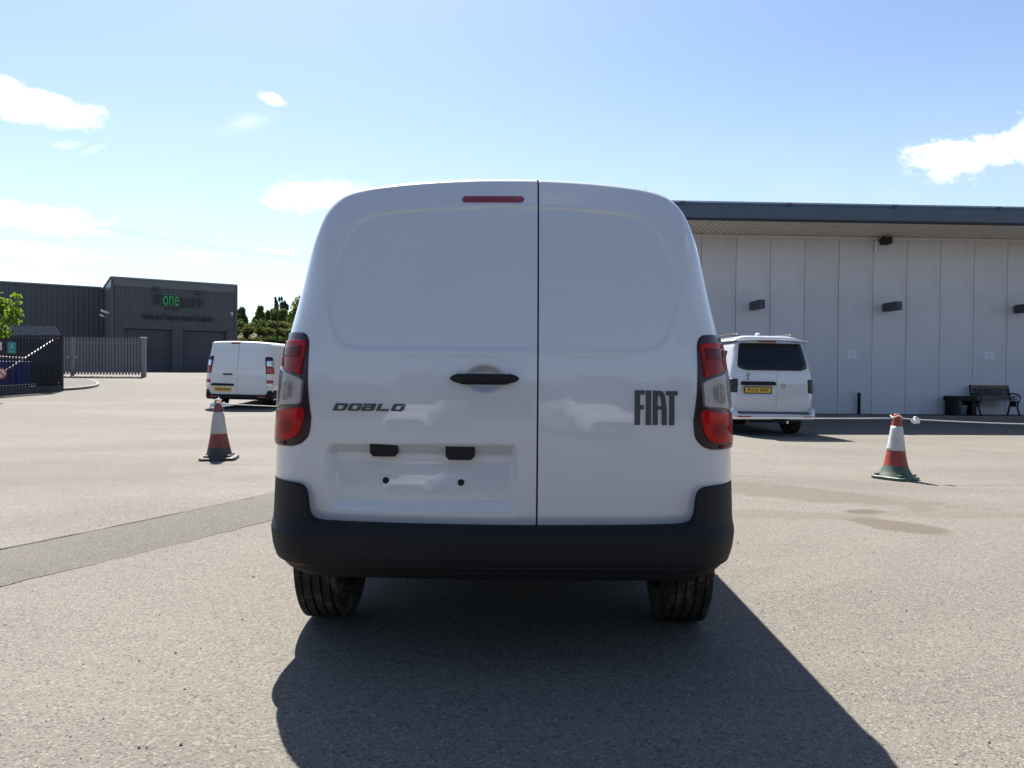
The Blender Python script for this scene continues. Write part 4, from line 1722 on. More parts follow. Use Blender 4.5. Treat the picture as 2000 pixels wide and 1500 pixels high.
    top = [(0, .537), (.40, .539), (.62, .542), (.692, .545), (.714, .553), (.726, .570), (.732, .595), (.735, .640), (.739, .660), (.748, .674), (.764, .684), (.80, .688), (.86, .690), (.93, .692)]
    t = resample(chaikin(top, 2), 110)
    cols = []
    for s in (-1, 1):
        half = []
        for i, (x1, z1) in enumerate(t):
            f = x1 / 0.93
            zb_ = 0.342 + 0.012 * f ** 4 + 0.045 * max(0.0, (f - .80) / .20) ** 2
            col = []
            for j, v in enumerate(np.linspace(0, 1, 64)):
                z = zb_ + (z1 - zb_) * v
                wb = float(bump_y(np.array(0.0), np.array(z))[1])
                xb = f * 0.93
                x = (xb + (x1 - xb) * v) * wb / 0.93
                y = float(bump_y(np.array(x), np.array(z))[0])
                col.append((s * x, y, z))
            first = (col[0][0] * 0.985, col[0][1] + 0.17, col[0][2] + 0.02)
            last = (col[-1][0] * 1.0, col[-1][1] + 0.075, col[-1][2] + 0.004)
            half.append([first] + col + [last])
        half = np.array(half)
        end = half[-1:].copy()
        end[..., 1] += 0.10
        end2 = end.copy()
        end2[..., 0] -= s * 0.05
        half = np.concatenate([half, end, end2], 0)
        cols.append(half)
    P = np.concatenate([cols[0][::-1][:-1], cols[1]], 0)
    bump = grid_obj('rear_bumper', P, M['black_plastic'], van, flip=True)
    # lower lip seam
    mb = MB()
    pts = []
    for x in np.linspace(-0.72, 0.72, 40):
        y, _ = bump_y(np.array(x), np.array(0.398))
        pts.append((x, float(y) - 0.001, 0.398))
    mb.tube(pts, 0.0045, 6)
    mb.build('lower_lip', M['under'], bump, smooth=True)

    # tail lamps
    def xz_fn(tab):
        """table of (x, z) in ascending x -> function of q"""
        qx = [(rear.xq(x, z), z) for x, z in tab]
        qs = [a for a, _ in qx]
        zs_ = [b for _, b in qx]
        return lambda q: float(np.interp(q, qs, zs_))
    for s in (-1, 1):
        lamp = bpy.data.objects.new('tail_lamp', None)
        COL.objects.link(lamp)
        lamp.parent = van
        hl = xz_fn([(.7165, .905), (.7185, .880), (.7225, .868), (.731, .855), (.742, .843), (.757, .832), (.785, .823), (.83, .8205), (.915, .8205)])
        hh = xz_fn([(.7165, .935), (.7195, .965), (.7245, 1.00), (.7285, 1.04), (.7305, 1.20), (.7335, 1.222), (.742, 1.240), (.756, 1.249), (.79, 1.253), (.878, 1.2535)])
        qa = rear.xq(.7165, .91)
        qcols = sorted(set(list(np.linspace(qa, 0.5, 34)) + list(np.linspace(0.5, 1.0, 12)) + [1.1, 1.22]))
        rear.patch('housing', 0, 0, hl, hh, 0, 40, 0.005, M['lamp_house'], lamp, s, cols=qcols, edge=0.02)

        def bowl(cq, cz, rq, rz, dep):
            def off(q, tt, z):
                e = ((q - cq) / rq) ** 2 + ((z - cz) / rz) ** 2
                return 0.0075 - dep * max(0.0, 1 - e) + 0.0010 * math.sin(q * 60) * (1 if e < 1 else 0)
            return off
        # upper red
        ul = xz_fn([(.748, 1.088), (.80, 1.103), (.86, 1.122), (.895, 1.133)])
        uh = xz_fn([(.748, 1.216), (.760, 1.222), (.80, 1.224), (.882, 1.222)])
        qi, qo = rear.xq(.748, 1.15), 0.98
        rear.patch('reflector', qi + .02, qo - 0.02, lambda q: ul(q) + .004, lambda q: uh(q) - .004, 26, 26,
                   bowl(qi + 0.22, 1.135, 0.26, 0.040, 0.011), M['reflector_matte'], lamp, s, edge=0)
        rear.patch('red_lens', qi, qo + .14, ul, uh, 20, 20, 0.0105, M['lens_red'], lamp, s, edge=0.006)
        rear.patch('lens_band', qi + .05, qo - 0.05, lambda q: 1.158 + 0.002 * q, lambda q: 1.200, 14, 8, 0.0118, M['lens_red_deep'], lamp, s, edge=0.002)
        # clear reversing and indicator window
        cl = xz_fn([(.748, .988), (.762, .979), (.80, .975), (.86, .968), (.905, .962)])
        ch = xz_fn([(.748, 1.070), (.760, 1.083), (.80, 1.097), (.86, 1.116), (.899, 1.128)])
        qi = rear.xq(.747, 1.03)
        rear.patch('reflector', qi + .02, 0.80, lambda q: cl(q) + .006, lambda q: ch(q) - .006, 40, 30,
                   lambda q, tt, z: 0.0080 - 0.008 * max(0.0, 1 - ((q - .45) / .2) ** 2 - ((z - 1.03) / .05) ** 2) + 0.0012 * (1 if int(z * 260) % 2 else 0),
                   M['reflector_matte'], lamp, s, edge=0)
        for qq in (.22, .30, .38, .54, .62, .70):
            rear.patch('lens_rib', qq - .006, qq + .006, lambda q: cl(q) + .028, lambda q: ch(q) - .030, 2, 6, 0.0100, M['steel_dark' if qq in (.30, .62) else 'reflector'], lamp, s, edge=.002)
        rear.patch('clear_lens', qi, 1.10, cl, ch, 24, 20, 0.0120, M['lens_clear'], lamp, s, edge=0.007)
        rear.patch('side_reflector', 0.80, 1.0, lambda q: .985, lambda q: 1.108, 8, 12, 0.0100, M['red_solid'], lamp, s, edge=0.003)
        for (qh, zh_, rq, rz) in [(.30, 1.128, .085, .017), (.44, .893, .12, .020)]:
            ring = []
            for k in np.linspace(0.02, 1, 4):
                row = []
                for a in np.linspace(0, 2 * math.pi, 17):
                    q_, z_ = qh + rq * k * math.cos(a), zh_ + rz * k * math.sin(a)
                    w_ = float(rear.W(z_)); rr_, ryy = [float(v) for v in rear.radii(z_)]
                    ph = q_ * math.pi / 2
                    o_ = .0100
                    row.append((s * (w_ - rr_ + rr_ * math.sin(ph) + math.sin(ph) * o_), float(rear.flat(w_ - rr_ + rr_ * math.sin(ph), z_)) + ryy * (1 - math.cos(ph)) - math.cos(ph) * o_, z_))
                ring.append(row)
            grid_obj('bulb_holder', np.array(ring), M['lamp_house'], lamp)
        # bulb
        zc, qc = 1.035, 0.46
        w = float(rear.W(zc))
        r_, ry_ = [float(a) for a in rear.radii(zc)]
        bx_, by_ = w - r_ + r_ * math.sin(qc * math.pi / 2), float(rear.flat(w - .1, zc)) + ry_ * (1 - math.cos(qc * math.pi / 2))
        mb = MB()
        mb.lathe([(0.001, -0.009), (0.006, -0.006), (0.008, 0), (0.006, 0.006), (0.001, 0.009)], 12)
        mb.build('bulb', M['amber'], lamp, smooth=True, loc=(s * bx_, by_ - 0.006, zc))
        # lower red
        ll = xz_fn([(.742, .925), (.7455, .905), (.752, .885), (.764, .866), (.782, .852), (.815, .844), (.916, .842)])
        lh = xz_fn([(.742, .960), (.746, .972), (.80, .966), (.86, .959), (.908, .954)])
        qi = rear.xq(.742, .93)
        rear.patch('reflector', qi + .03, 0.80, lambda q: ll(q) + .006, lambda q: lh(q) - .005, 30, 30,
                   bowl(0.42, 0.895, 0.22, 0.030, 0.012), M['reflector_matte'], lamp, s, edge=0)
        rear.patch('red_lens', qi, 1.12, ll, lh, 26, 22, 0.0108, M['lens_red'], lamp, s, edge=0.007)
        rear.patch('lens_base', 0.34, 1.02, lambda q: .826, lambda q: .8405, 14, 5, 0.0090, M['lens_red_deep'], lamp, s, edge=0.003)

    # high brake light
    x0, x1, zc, hh_ = -0.166, 0.0795, 1.7765, 0.0145
    rows = []
    ts = np.linspace(0, 1, 40)
    mb_pts = []
    for k in range(9):
        a = -1 + 2 * k / 8
        row = []
        for t_ in ts:
            x = x0 + (x1 - x0) * t_
            e = min(1.0, min(x - x0, x1 - x) / hh_)
            hloc = hh_ * math.sqrt(max(0.0, 1 - (1 - e) ** 2)) + 1e-4
            z = zc + a * hloc
            row.append((x, rear.d1(x, z) - 0.006 * math.sqrt(max(0, 1 - 0.8 * a * a)) * (0.3 + 0.7 * e) + 0.001, z))
        rows.append(row)
    grid_obj('high_brake_light', np.array(rows), M['brake_red'], van)

    # handle
    rows = []
    xa, xb_ = -0.191, 0.066
    for k in range(17):
        a = 2 * math.pi * k / 16
        row = []
        for t_ in np.linspace(0, 1, 36):
            x = xa + (xb_ - xa) * t_
            e = 1 - abs(2 * t_ - 1)
            h_ = 0.0200 * max(0.0, 1 - (1 - min(1.0, e / 0.55)) ** 2.4) ** 0.62
            h_ = max(h_, 0.0008)
            yc = rear.d1(-0.062 + (x + 0.062), 1.077, False) - 0.013 - 0.014 * min(1, e * 2.2)
            z = 1.079 + math.sin(a) * h_ + (0.0025 if e < .3 else 0)
            row.append((x, yc + math.cos(a) * 0.014 * (h_ / 0.0195), z))
        rows.append(row)
    grid_obj('door_handle', np.array(rows), M['black_plastic'], van)

    # number plate lamps under the ledge and the two blanking plugs
    for (xa, xb_, zt, zb_) in [(-.489, -.384, .836, .790), (-.205, -.098, .829, .781)]:
        poly = [(xa, zt), (xb_, zt), (xb_, zb_ + .014), (xb_ - .012, zb_), (xa + .012, zb_), (xa, zb_ + .014)]
        mb = MB()
        y0 = rear.d1((xa + xb_) / 2, 0.80)
        mb.prism(poly, y0 - 0.030, y0 + 0.02)
        mb.build('plate_lamp', M['black_plastic'], van)
    for xc, zc_ in [(-.433, .6985), (-.149, .695)]:
        mb = MB()
        mb.lathe([(0.001, 0.006), (0.011, 0.006), (0.0120, 0.003), (0.0120, -0.004)], 24, 0, Matrix.Rotation(R(90), 4, 'X'))
        mb.build('blanking_plug', M['black_plastic'], van, smooth=True, loc=(xc, rear.d1(xc, zc_), zc_))

    # lettering: FIAT
    def fx(cx):
        return (1000 + cx / 4.0 - 979.5) * 2.75 / 1450.0
    def fz(cy):
        return 1.1 - (640 + cy / 4.0 - 732.5) * 2.75 / 1450.0
    def rect(a, b, c, d):
        return [(fx(a), fz(c)), (fx(b), fz(c)), (fx(b), fz(d)), (fx(a), fz(d))]
    fiat = {'F': [rect(958, 1000, 492, 760), rect(1000.2, 1036, 492, 524), rect(1000.2, 1028, 606, 640)],
            'I': [rect(1045, 1086, 493, 760)],
            'A': [rect(1100, 1139, 495, 760), [(fx(1139.2), fz(495)), (fx(1168), fz(495)), (fx(1182), fz(505)), (fx(1192), fz(528)), (fx(1200), fz(562)), (fx(1206), fz(605)), (fx(1210), fz(660)), (fx(1210), fz(760)), (fx(1170), fz(760)), (fx(1170), fz(640)), (fx(1168), fz(600)), (fx(1163), fz(565)), (fx(1157), fz(540)), (fx(1149), fz(527)), (fx(1139.2), fz(526))],
                  rect(1139.2, 1170, 612, 640)],
            'T': [rect(1203, 1296, 497, 530), rect(1230, 1270, 530.2, 762)]}
    badge = [p for k in 'FIAT' for p in fiat[k]]
    rear.stick('maker_badge', badge, M['badge'], van, 0.0045)

    # DOBLO: slanted, cut letters
    def dx(cx, cy):
        return (640 + cx / 11.11 - 979.5) * 2.80 / 1450.0
    def dz(cy):
        return 1.1 - (770 + cy / 11.11 - 728.5) * 2.78 / 1450.0
    def L(pts):
        out = []
        for (a, v) in pts:           # a along the base line, v 0..1 upwards
            cy = 358 - 155 * v
            out.append((dx(a + 72 * v, cy), dz(cy)))
        return out
    letters = [
        L([(140, 0), (392, 0), (425, .18), (425, .85), (395, 1), (142, 1), (142, .74), (330, .74), (342, .66), (342, .30), (328, .22), (222, .22), (222, .67), (140, .67)]),
        L([(460, .16), (482, 0), (700, 0), (735, .16), (735, .86), (705, 1), (490, 1), (460, .84)][:4] + [(735, .67), (655, .67), (655, .30), (640, .22), (555, .22), (542, .30), (542, .66), (555, .74), (740, .74), (738, .86), (700, 1), (495, 1), (460, .84)]),
        L([(760, 0), (1010, 0), (1040, .14), (1040, .44), (1018, .52), (1040, .60), (1040, .88), (1014, 1), (762, 1), (762, .74), (950, .74), (950, .61), (835, .61), (835, .40), (945, .40), (945, .24), (835, .24), (835, .66), (760, .66)]),
        L([(1085, .12), (1108, 0), (1160, 0), (1160, 1), (1085, 1)]),
        L([(1175, 0), (1355, 0), (1355, .27), (1175, .27)]),
        L([(1405, .16), (1428, 0), (1640, 0), (1675, .16), (1675, .67), (1592, .67), (1592, .30), (1578, .22), (1500, .22), (1488, .30), (1488, .66), (1500, .74), (1672, .74), (1662, .90), (1640, 1), (1438, 1), (1405, .84)]),
    ]
    rear.stick('model_badge', letters, M['badge'], van, 0.0035)

    # running gear and floor
    add_wheels(van, 0.322, 0.205, [0.72, 3.52], 0.885)
    mb = MB()
    mb.box((0, 2.15, 0.42), (1.28, 4.05, 0.12))
    mb.box((0, 0.36, 0.46), (1.66, 0.22, 0.18))
    mb.box((0, 0.72, 0.33), (1.24, 0.12, 0.10))
    mb.box((-0.25, 1.05, 0.33), (0.62, 0.5, 0.12), 0, None, 0.04)
    for s in (-1, 1):
        mb.box((s * 0.60, 0.72, 0.36), (0.10, 0.30, 0.22))
        mb.tube([(s * .60, 0.50, .30), (s * .60, .56, .62)], 0.03, 8)
        for wy in (0.74, 3.52):
            mb.box((s * 0.62, wy, 0.62), (0.10, 0.80, 0.50))
            mb.box((s * 0.77, wy, 0.80), (0.26, 0.74, 0.08))
    mb.build('underbody', M['under'], van)
    mb = MB()
    mb.lathe([(0.001, -.22), (0.085, -.22), (0.10, -.18), (0.10, .18), (0.085, .22), (0.001, .22)], 20, 0,
             Matrix.Translation((0.28, 0.42, 0.375)) @ Matrix.Rotation(R(90), 4, 'Y') @ Matrix.Diagonal((0.6, 1.0, 1.0, 1.0)))
    mb.tube([(0.46, 0.42, .36), (0.58, 0.36, .345), (0.62, 0.20, .335)], 0.022, 10)
    mb.build('exhaust', M['steel_dark'], van, smooth=True)
    return van


build_small_van()


# ------------------------------------------------------------------ number plates of the two parked vans
def number_plate(parent, s, x0, x1, z0, z1, y, border=False):
    mb = MB()
    mb.prism(corner_round([(x0, z0), (x1, z0), (x1, z1), (x0, z1)], 0.015, 3), y - 0.008, y + 0.004)
    p = mb.build('number_plate', M['plate_yellow'], parent)
    w, h = x1 - x0, z1 - z0
    text_fit('plate_lettering', s, M['plate_black'], p, x0 + 0.09 * w, x1 - 0.09 * w, z0 + 0.20 * h, z1 - 0.18 * h, y - 0.0085, 0.003, bold=.025)
    if border:
        mb = MB()
        b = 0.016
        for (a, c, d, e) in [(x0 - b, z0 - b, x1 + b, z0), (x0 - b, z1, x1 + b, z1 + b), (x0 - b, z0, x0, z1), (x1, z0, x1 + b, z1)]:
            mb.box(((a + d) / 2, y - 0.004, (c + e) / 2), (d - a, 0.018, e - c))
        mb.build('plate_frame', M['black_plastic'], p)
    return p


# ------------------------------------------------------------------ larger panel van, far left
def build_panel_van():
    D = 21.2
    X = (462 - 1000) * D / FPX
    van = empty('panel_van', (X, D, gzf(X, D) - 0.03), R(-2.0))
    van.rotation_euler[1] = R(0.9)
    tag(van, 'large white panel van with windowless twin rear doors and yellow plate, parked on the left', 'van', 'white vans parked in the yard')
    outline = [(0, 1.985), (.3, 1.983), (.6, 1.972), (.765, 1.965), (.835, 1.945), (.866, 1.89), (.88, 1.78), (.905, 1.56), (.94, 1.28),
               (.965, 1.0), (.976, .8), (.978, .55), (.972, .36), (.965, .30)]
    base = [(.3, .12), (.5, .085), (.7, .075), (1.0, .075), (1.3, .10), (1.6, .15), (1.9, .22), (2.0, .25)]

    def relief(x, z):
        r = np.zeros(np.shape(x))
        zc = 1.17 + 0.075 * sstep(0.15, 0.75, np.abs(x + 0.02))
        r += 0.012 * sstep(0.02, -0.005, np.abs(z - zc) - 0.0)
        panel = sstep(0.80, 0.74, np.abs(x)) * sstep(1.22, 1.30, z) * sstep(1.90, 1.84, z)
        r += 0.008 * panel
        r += 0.010 * sstep(0.014, 0.004, np.abs(z - 1.015)) * sstep(.50, .56, np.abs(x)) * sstep(.80, .74, np.abs(x))
        r += 0.010 * sstep(0.014, 0.004, np.abs(z - 0.755)) * sstep(.04, .10, x) * sstep(.80, .70, np.abs(x))
        # outer shut lines of the doors
        r += 0.014 * sstep(0.012, 0.004, np.abs(np.abs(x) - np.interp(z, [.4, 1.0, 1.6, 1.9], [.815, .815, .80, .765])))
        return r
    rear = Rear(outline, 1.94, base, 0.03, 0.13, 0.13, 0.06, 0.08, 1.75, 1.92, relief)
    ug = -0.03 / rear.W0
    g = 0.005 / rear.W0
    d1 = rear.panel('rear_door', -1, ug - g, 0.44, 150, 130, M['paint_far'], van)
    d2 = rear.panel('rear_door', ug + g, 1, 0.44, 150, 130, M['paint_far'], van)
    mb = MB()
    for z in np.arange(0.45, 1.86, 0.1):
        y = rear.d1(-0.03, z) + 0.03
        mb.box((-0.03, y, z + .05), (0.05, 0.012, 0.12))
    mb.build('door_seal', M['gap'], van)
    secs = [(0.40, 1, 1), (0.8, 1.005, 1), (2.6, 1.01, 1), (3.5, 1.0, 1), (3.8, .97, .99), (4.3, .70, .98), (4.6, .58, .97), (5.05, .50, .90), (5.2, .35, .78), (5.24, .2, .66)]
    body, side = van_loft(rear, secs, 0.30, M['paint_far'], van, [(0.95, .34), (4.25, .34)], 0.40, n_out=60)
    for s in (-1, 1):
        pts = [(3.2, 1.18), (4.15, 1.14), (3.95, 1.45), (3.70, 1.68), (3.25, 1.70)]
        n = len(pts)
        mb = MB()
        vs = [(side(y, z, s) + s * 0.008, y, z) for y, z in pts] + [(side(y, z, s) - s * .01, y, z) for y, z in pts]
        mb.add(vs, [tuple(range(n))] + [((i + 1) % n, i, n + i, n + (i + 1) % n) for i in range(n)])
        mb.build('side_window', M['glass'], van)
        mb = MB()
        mb.box((s * 1.08, 3.95, 1.25), (0.20, 0.12, 0.34), 0, None, .03)
        mb.box((s * 0.98, 3.95, 1.16), (0.12, 0.07, 0.08))
        mb.build('door_mirror', M['black_plastic'], van, sharp=40)
        # lamps
        lamp = bpy.data.objects.new('tail_lamp', None)
        COL.objects.link(lamp)
        lamp.parent = van
        z0, z1 = 1.055, 1.54
        w = lambda q: z0 + (0.02 if q < .05 else 0)
        rear.patch('housing', -0.15, 1.3, lambda q: z0, lambda q: z1 - (0.05 if q > 1.1 else 0) - (0.03 if q < -.1 else 0), 16, 14, 0.010, M['lamp_house'], lamp, s)
        rear.patch('red_lens', -0.02, 1.2, lambda q: 1.075, lambda q: 1.245, 12, 8, 0.016, M['red_solid'], lamp, s, edge=.005)
        rear.patch('clear_lens', 0.05, 1.05, lambda q: 1.27, lambda q: 1.43, 12, 8, 0.016, M['reflector'], lamp, s, edge=.005)
        low = rear.patch('lower_reflector', -0.1, 0.9, lambda q: 0.785, lambda q: 0.875, 10, 6, 0.010, M['red_solid'], van, s, edge=.01)
        rear.patch('lower_reverse_lamp', -0.1, 0.9, lambda q: 0.685, lambda q: 0.778, 10, 6, 0.010, M['reflector'], van, s, edge=.01)
    mb = MB()
    mb.prism(corner_round([(-.27, 1.90), (-.035, 1.90), (-.035, 1.953), (-.27, 1.953)], .012, 3), rear.d1(-.15, 1.925) - .015, rear.d1(-.15, 1.925) + .03)
    mb.build('high_brake_light', M['brake_red'], van)
    mb = MB()
    mb.prism(corner_round([(-.44, 1.005), (-.165, 1.005), (-.165, 1.045), (-.44, 1.045)], .018, 4), rear.d1(-.3, 1.02) - .03, rear.d1(-.3, 1.02) + .01)
    mb.build('door_handle', M['black_plastic'], van)
    mb = MB()
    mb.prism(corner_round([(-.775, .690), (-.115, .690), (-.115, .735), (-.15, .760), (-.74, .760), (-.775, .735)], .02, 3), rear.d1(-.45, .72) - .03, rear.d1(-.45, .72) + .01)
    mb.build('plate_handle', M['black_plastic'], van)
    number_plate(van, 'YP25 VKW', -.72, -.18, .53, .645, rear.d1(-.45, .59) - .004)
    # bumper
    P = []
    us = np.linspace(-1, 1, 50)
    for u in us:
        col = []
        x = 0.985 * u
        f = abs(u)
        top = 0.45 if f < .83 else 0.45 + (0.13 * min(1, (f - .83) / .03))
        yb = 0.03 + 0.04 * f ** 2 + (0.16 * (1 - math.sqrt(max(0, 1 - max(0, (f - .86) / .14) ** 2))))
        for v, (dy, z) in enumerate([(0.14, .30), (0.02, .31), (0.0, .36), (0.0, .42), (0.02, top - .005), (0.10, top)]):
            col.append((x * (0.97 if z < .34 else 1), yb + dy, z))
        P.append(col)
    e = []
    for s_, src in ((0, P[0]), (1, P[-1])):
        e.append([(p[0], p[1] + 0.25, p[2]) for p in src])
    P = np.array([e[0]] + P + [e[1]])
    grid_obj('rear_bumper', P, M['black_plastic'], van, flip=True)
    for s in (-1, 1):
        mb = MB()
        mb.box((s * .70, 0.035, .385), (.22, .012, .035))
        mb.build('bumper_reflector', M['red_solid'], van)
    add_wheels(van, 0.335, 0.215, [0.95, 4.25], 0.95, 3)
    mb = MB()
    mb.box((0, 2.6, .42), (1.4, 4.9, .14))
    mb.box((0, .95, .34), (1.4, .12, .12))
    for s in (-1, 1):
        for wy in (.95, 4.25):
            mb.box((s * .66, wy, .66), (.08, .86, .5))
    mb.build('underbody', M['under'], van)
    return van


build_panel_van()


# ------------------------------------------------------------------ camper van with raised roof, right
def build_camper():
    D = 15.5
    X = (1513.0 - 1000) * D / FPX
    g0 = -0.17
    van = empty('camper_van', (X, D, g0), R(4.0))
    van.rotation_euler[1] = R(0.5)
    van.scale = (1.055, 1.0, 1.0)
    tag(van, 'white camper van with raised roof and dark tinted tailgate window, parked before the grey building', 'camper van', 'white vans parked in the yard')
    outline = [(0, 2.03), (.3, 2.028), (.52, 2.018), (.63, 1.998), (.69, 1.96), (.725, 1.90), (.765, 1.75), (.805, 1.55), (.84, 1.35),
               (.862, 1.15), (.872, .95), (.876, .75), (.876, .55), (.872, .40), (.866, .32)]
    base = [(.3, .10), (.55, .085), (.8, .07), (1.1, .075), (1.3, .10), (1.5, .15), (1.8, .25), (2.03, .33)]

    def relief(x, z):
        r = 0.006 * sstep(0.030, 0.012, np.abs(z - 0.735)) * sstep(.74, .66, np.abs(x))
        mx = sstep(-0.66, -0.60, x) * sstep(0.03, -0.03, x)
        r = r + 0.020 * mx * sstep(.84, .88, z) * sstep(1.12, 1.09, z)
        return r
    rear = Rear(outline, 2.0, base, 0.05, 0.15, 0.16, 0.06, 0.08, 1.75, 1.98, relief)
    # one lift-up tailgate pressed with a centre line
    ug = 0.065 / rear.W0
    g = 0.003 / rear.W0
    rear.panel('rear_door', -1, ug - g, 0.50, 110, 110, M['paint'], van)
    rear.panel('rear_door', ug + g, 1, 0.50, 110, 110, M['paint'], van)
    mb = MB()
    for z in np.arange(0.51, 2.0, 0.06):
        mb.box((0.065, rear.d1(0.065, z + .03) + 0.03, z + .03), (0.05, 0.012, 0.07))
    mb.build('door_seal', M['gap'], van)
    secs = [(0.42, 1, 1), (0.9, 1.0, 1), (2.8, 1.0, 1), (3.2, .97, .99), (3.8, .70, .98), (4.1, .60, .97), (4.6, .52, .92), (4.82, .4, .80), (4.88, .2, .66)]
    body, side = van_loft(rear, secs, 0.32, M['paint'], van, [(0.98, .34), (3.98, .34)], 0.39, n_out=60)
    for s in (-1, 1):
        for (ya, yb) in [(0.62, 1.55), (1.68, 2.55), (2.70, 3.45)]:
            pts = [(ya, 1.34), (yb + (.18 if yb > 3 else 0), 1.34), (yb, 1.70 if yb > 3 else 1.80), (ya + .02, 1.80)]
            pts = corner_round(pts, .05, 3)
            n = len(pts)
            mb = MB()
            vs = [(side(y, z, s) + s * 0.008, y, z) for y, z in pts] + [(side(y, z, s) - s * .01, y, z) for y, z in pts]
            mb.add(vs, [tuple(range(n))] + [((i + 1) % n, i, n + i, n + (i + 1) % n) for i in range(n)])
            mb.build('side_window', M['glass_dark'], van)
        mb = MB()
        mb.box((s * 1.02, 3.5, 1.30), (0.22, 0.12, 0.26), 0, None, .03)
        mb.box((s * .92, 3.5, 1.20), (0.14, 0.07, 0.06))
        mb.build('door_mirror', M['paint'], van, sharp=40)
        lamp = bpy.data.objects.new('tail_lamp', None)
        COL.objects.link(lamp)
        lamp.parent = van
        rear.patch('housing', 0.02, 1.5, lambda q: 0.905, lambda q: 1.195 - (0.025 if q < .1 else 0), 18, 12, 0.010, M['black_gloss'], lamp, s)
        rear.patch('reflector', 0.2, 1.1, lambda q: 0.94, lambda q: 1.15, 14, 10, 0.012, M['steel_dark'], lamp, s, edge=0)
        rear.patch('smoked_lens', 0.06, 1.4, lambda q: 0.92, lambda q: 1.18, 14, 10, 0.017, M['lens_smoke'], lamp, s, edge=.006)
    # tailgate glass
    pts = corner_round([(-.715, 1.44), (-.56, 1.375), (.60, 1.375), (.735, 1.44), (.655, 1.955), (-.635, 1.955)], .06, 4)
    pts = [tuple(q) for q in resample(np.array(pts + pts[:1]), 120)[:-1]]
    gx = np.array([p[0] for p in pts])
    gzz = np.array([p[1] for p in pts])
    cx, cz = gx.mean(), gzz.mean()
    rings = []
    for k in np.linspace(0, 1, 9):
        xx, zz_ = cx + (gx - cx) * k, cz + (gzz - cz) * k
        rings.append(np.stack([xx, rear.depth(xx, zz_) - 0.008, zz_], -1))
    xx, zz_ = gx, gzz
    rings.append(np.stack([xx, rear.depth(xx, zz_) + 0.004, zz_], -1))
    P = np.stack(rings)
    P = np.concatenate([P, P[:, :1]], 1)
    grid_obj('rear_window', P, M['glass_dark'], van)
    mb = MB()
    mb.prism(corner_round([(-.255, 1.985), (.125, 1.978), (.125, 2.003), (-.255, 2.010)], .008, 3), rear.d1(0, 1.99) - .03, rear.d1(0, 1.99) + .03)
    mb.build('high_brake_light', M['brake_red'], van)
    # handle strip, plate, emblem, small badge, warning diamond
    mb = MB()
    mb.prism(corner_round([(-.655, 1.062), (.045, 1.062), (.045, 1.118), (.01, 1.142), (-.63, 1.142), (-.655, 1.118)], .02, 3), rear.d1(-.3, 1.1) - .045, rear.d1(-.3, 1.1) + .01)
    mb.build('plate_handle', M['black_plastic'], van)
    number_plate(van, 'PU15 SIW', -.575, -.045, .905, 1.015, rear.d1(-.3, .95) - .010, True)
    ex, ez = 0.205, 1.045
    ey = rear.d1(ex, ez)
    mb = MB()
    def tor(r0, r1, mi):
        mb.lathe([(r0, 0.004), ((r0 + r1) / 2, 0.010), (r1, 0.004), (r1, -0.004)], 28, mi, Matrix.Translation((ex, ey, ez)) @ Matrix.Rotation(R(90), 4, 'X'))
    tor(0.057, 0.068, 0)
    mb.lathe([(0.001, 0.003), (0.057, 0.003), (0.057, -0.004)], 28, 1, Matrix.Translation((ex, ey, ez)) @ Matrix.Rotation(R(90), 4, 'X'))
    def stroke(a, b, w=0.010):
        ax, az = a
        bx, bz = b
        d = math.hypot(bx - ax, bz - az)
        nx_, nz_ = -(bz - az) / d * w / 2, (bx - ax) / d * w / 2
        mb.prism([(ex + ax + nx_, ez + az + nz_), (ex + bx + nx_, ez + bz + nz_), (ex + bx - nx_, ez + bz - nz_), (ex + ax - nx_, ez + az - nz_)], ey - 0.011, ey - 0.003, 0)
    stroke((-.022, .052), (0, .006)); stroke((.022, .052), (0, .006))
    stroke((-.046, .030), (-.020, -.048)); stroke((-.020, -.048), (0, -.002)); stroke((0, -.002), (.020, -.048)); stroke((.020, -.048), (.046, .030))
    mb.build('emblem', [M['white_plastic'], M['badge_blue']], van)
    mb = MB()
    by = rear.d1(-.505, 1.22)
    mb.box((-.505, by - .003, 1.262), (.085, .006, .014))
    mb.box((-.508, by - .003, 1.292), (.065, .006, .012))
    mb.box((-.508, by - .003, 1.312), (.055, .006, .008))
    mb.prism([(-.525, 1.250), (-.490, 1.250), (-.507, 1.222)], by - .006, by + .002)
    mb.lathe([(0.022, .004), (0.038, .004), (0.038, -.004)], 20, 0, Matrix.Translation((-.500, by, 1.185)) @ Matrix.Rotation(R(90), 4, 'X') @ Matrix.Diagonal((1.2, .8, 1, 1)))
    mb.box((-.522, by - .003, 1.185), (.04, .006, .03))
    mb.build('badge', material('grey_badge', (.16, .165, .18), .4), van)
    mb = MB()
    dxx, dzz = .795, .690
    dy = rear.d1(dxx, dzz)
    mb.prism([(dxx, dzz + .055), (dxx + .045, dzz), (dxx, dzz - .055), (dxx - .045, dzz)], dy - .004, dy + .02, 0)
    mb.prism([(dxx, dzz + .038), (dxx + .030, dzz), (dxx, dzz - .038), (dxx - .030, dzz)], dy - .0055, dy + .018, 1)
    mb.prism([(dxx - .008, dzz - .02), (dxx + .008, dzz - .02), (dxx + .010, dzz + .022), (dxx - .010, dzz + .022)], dy - .007, dy + .01, 0)
    mb.build('warning_diamond', [M['fluor'], M['white_plastic']], van)
    # bumper with dark step
    P = []
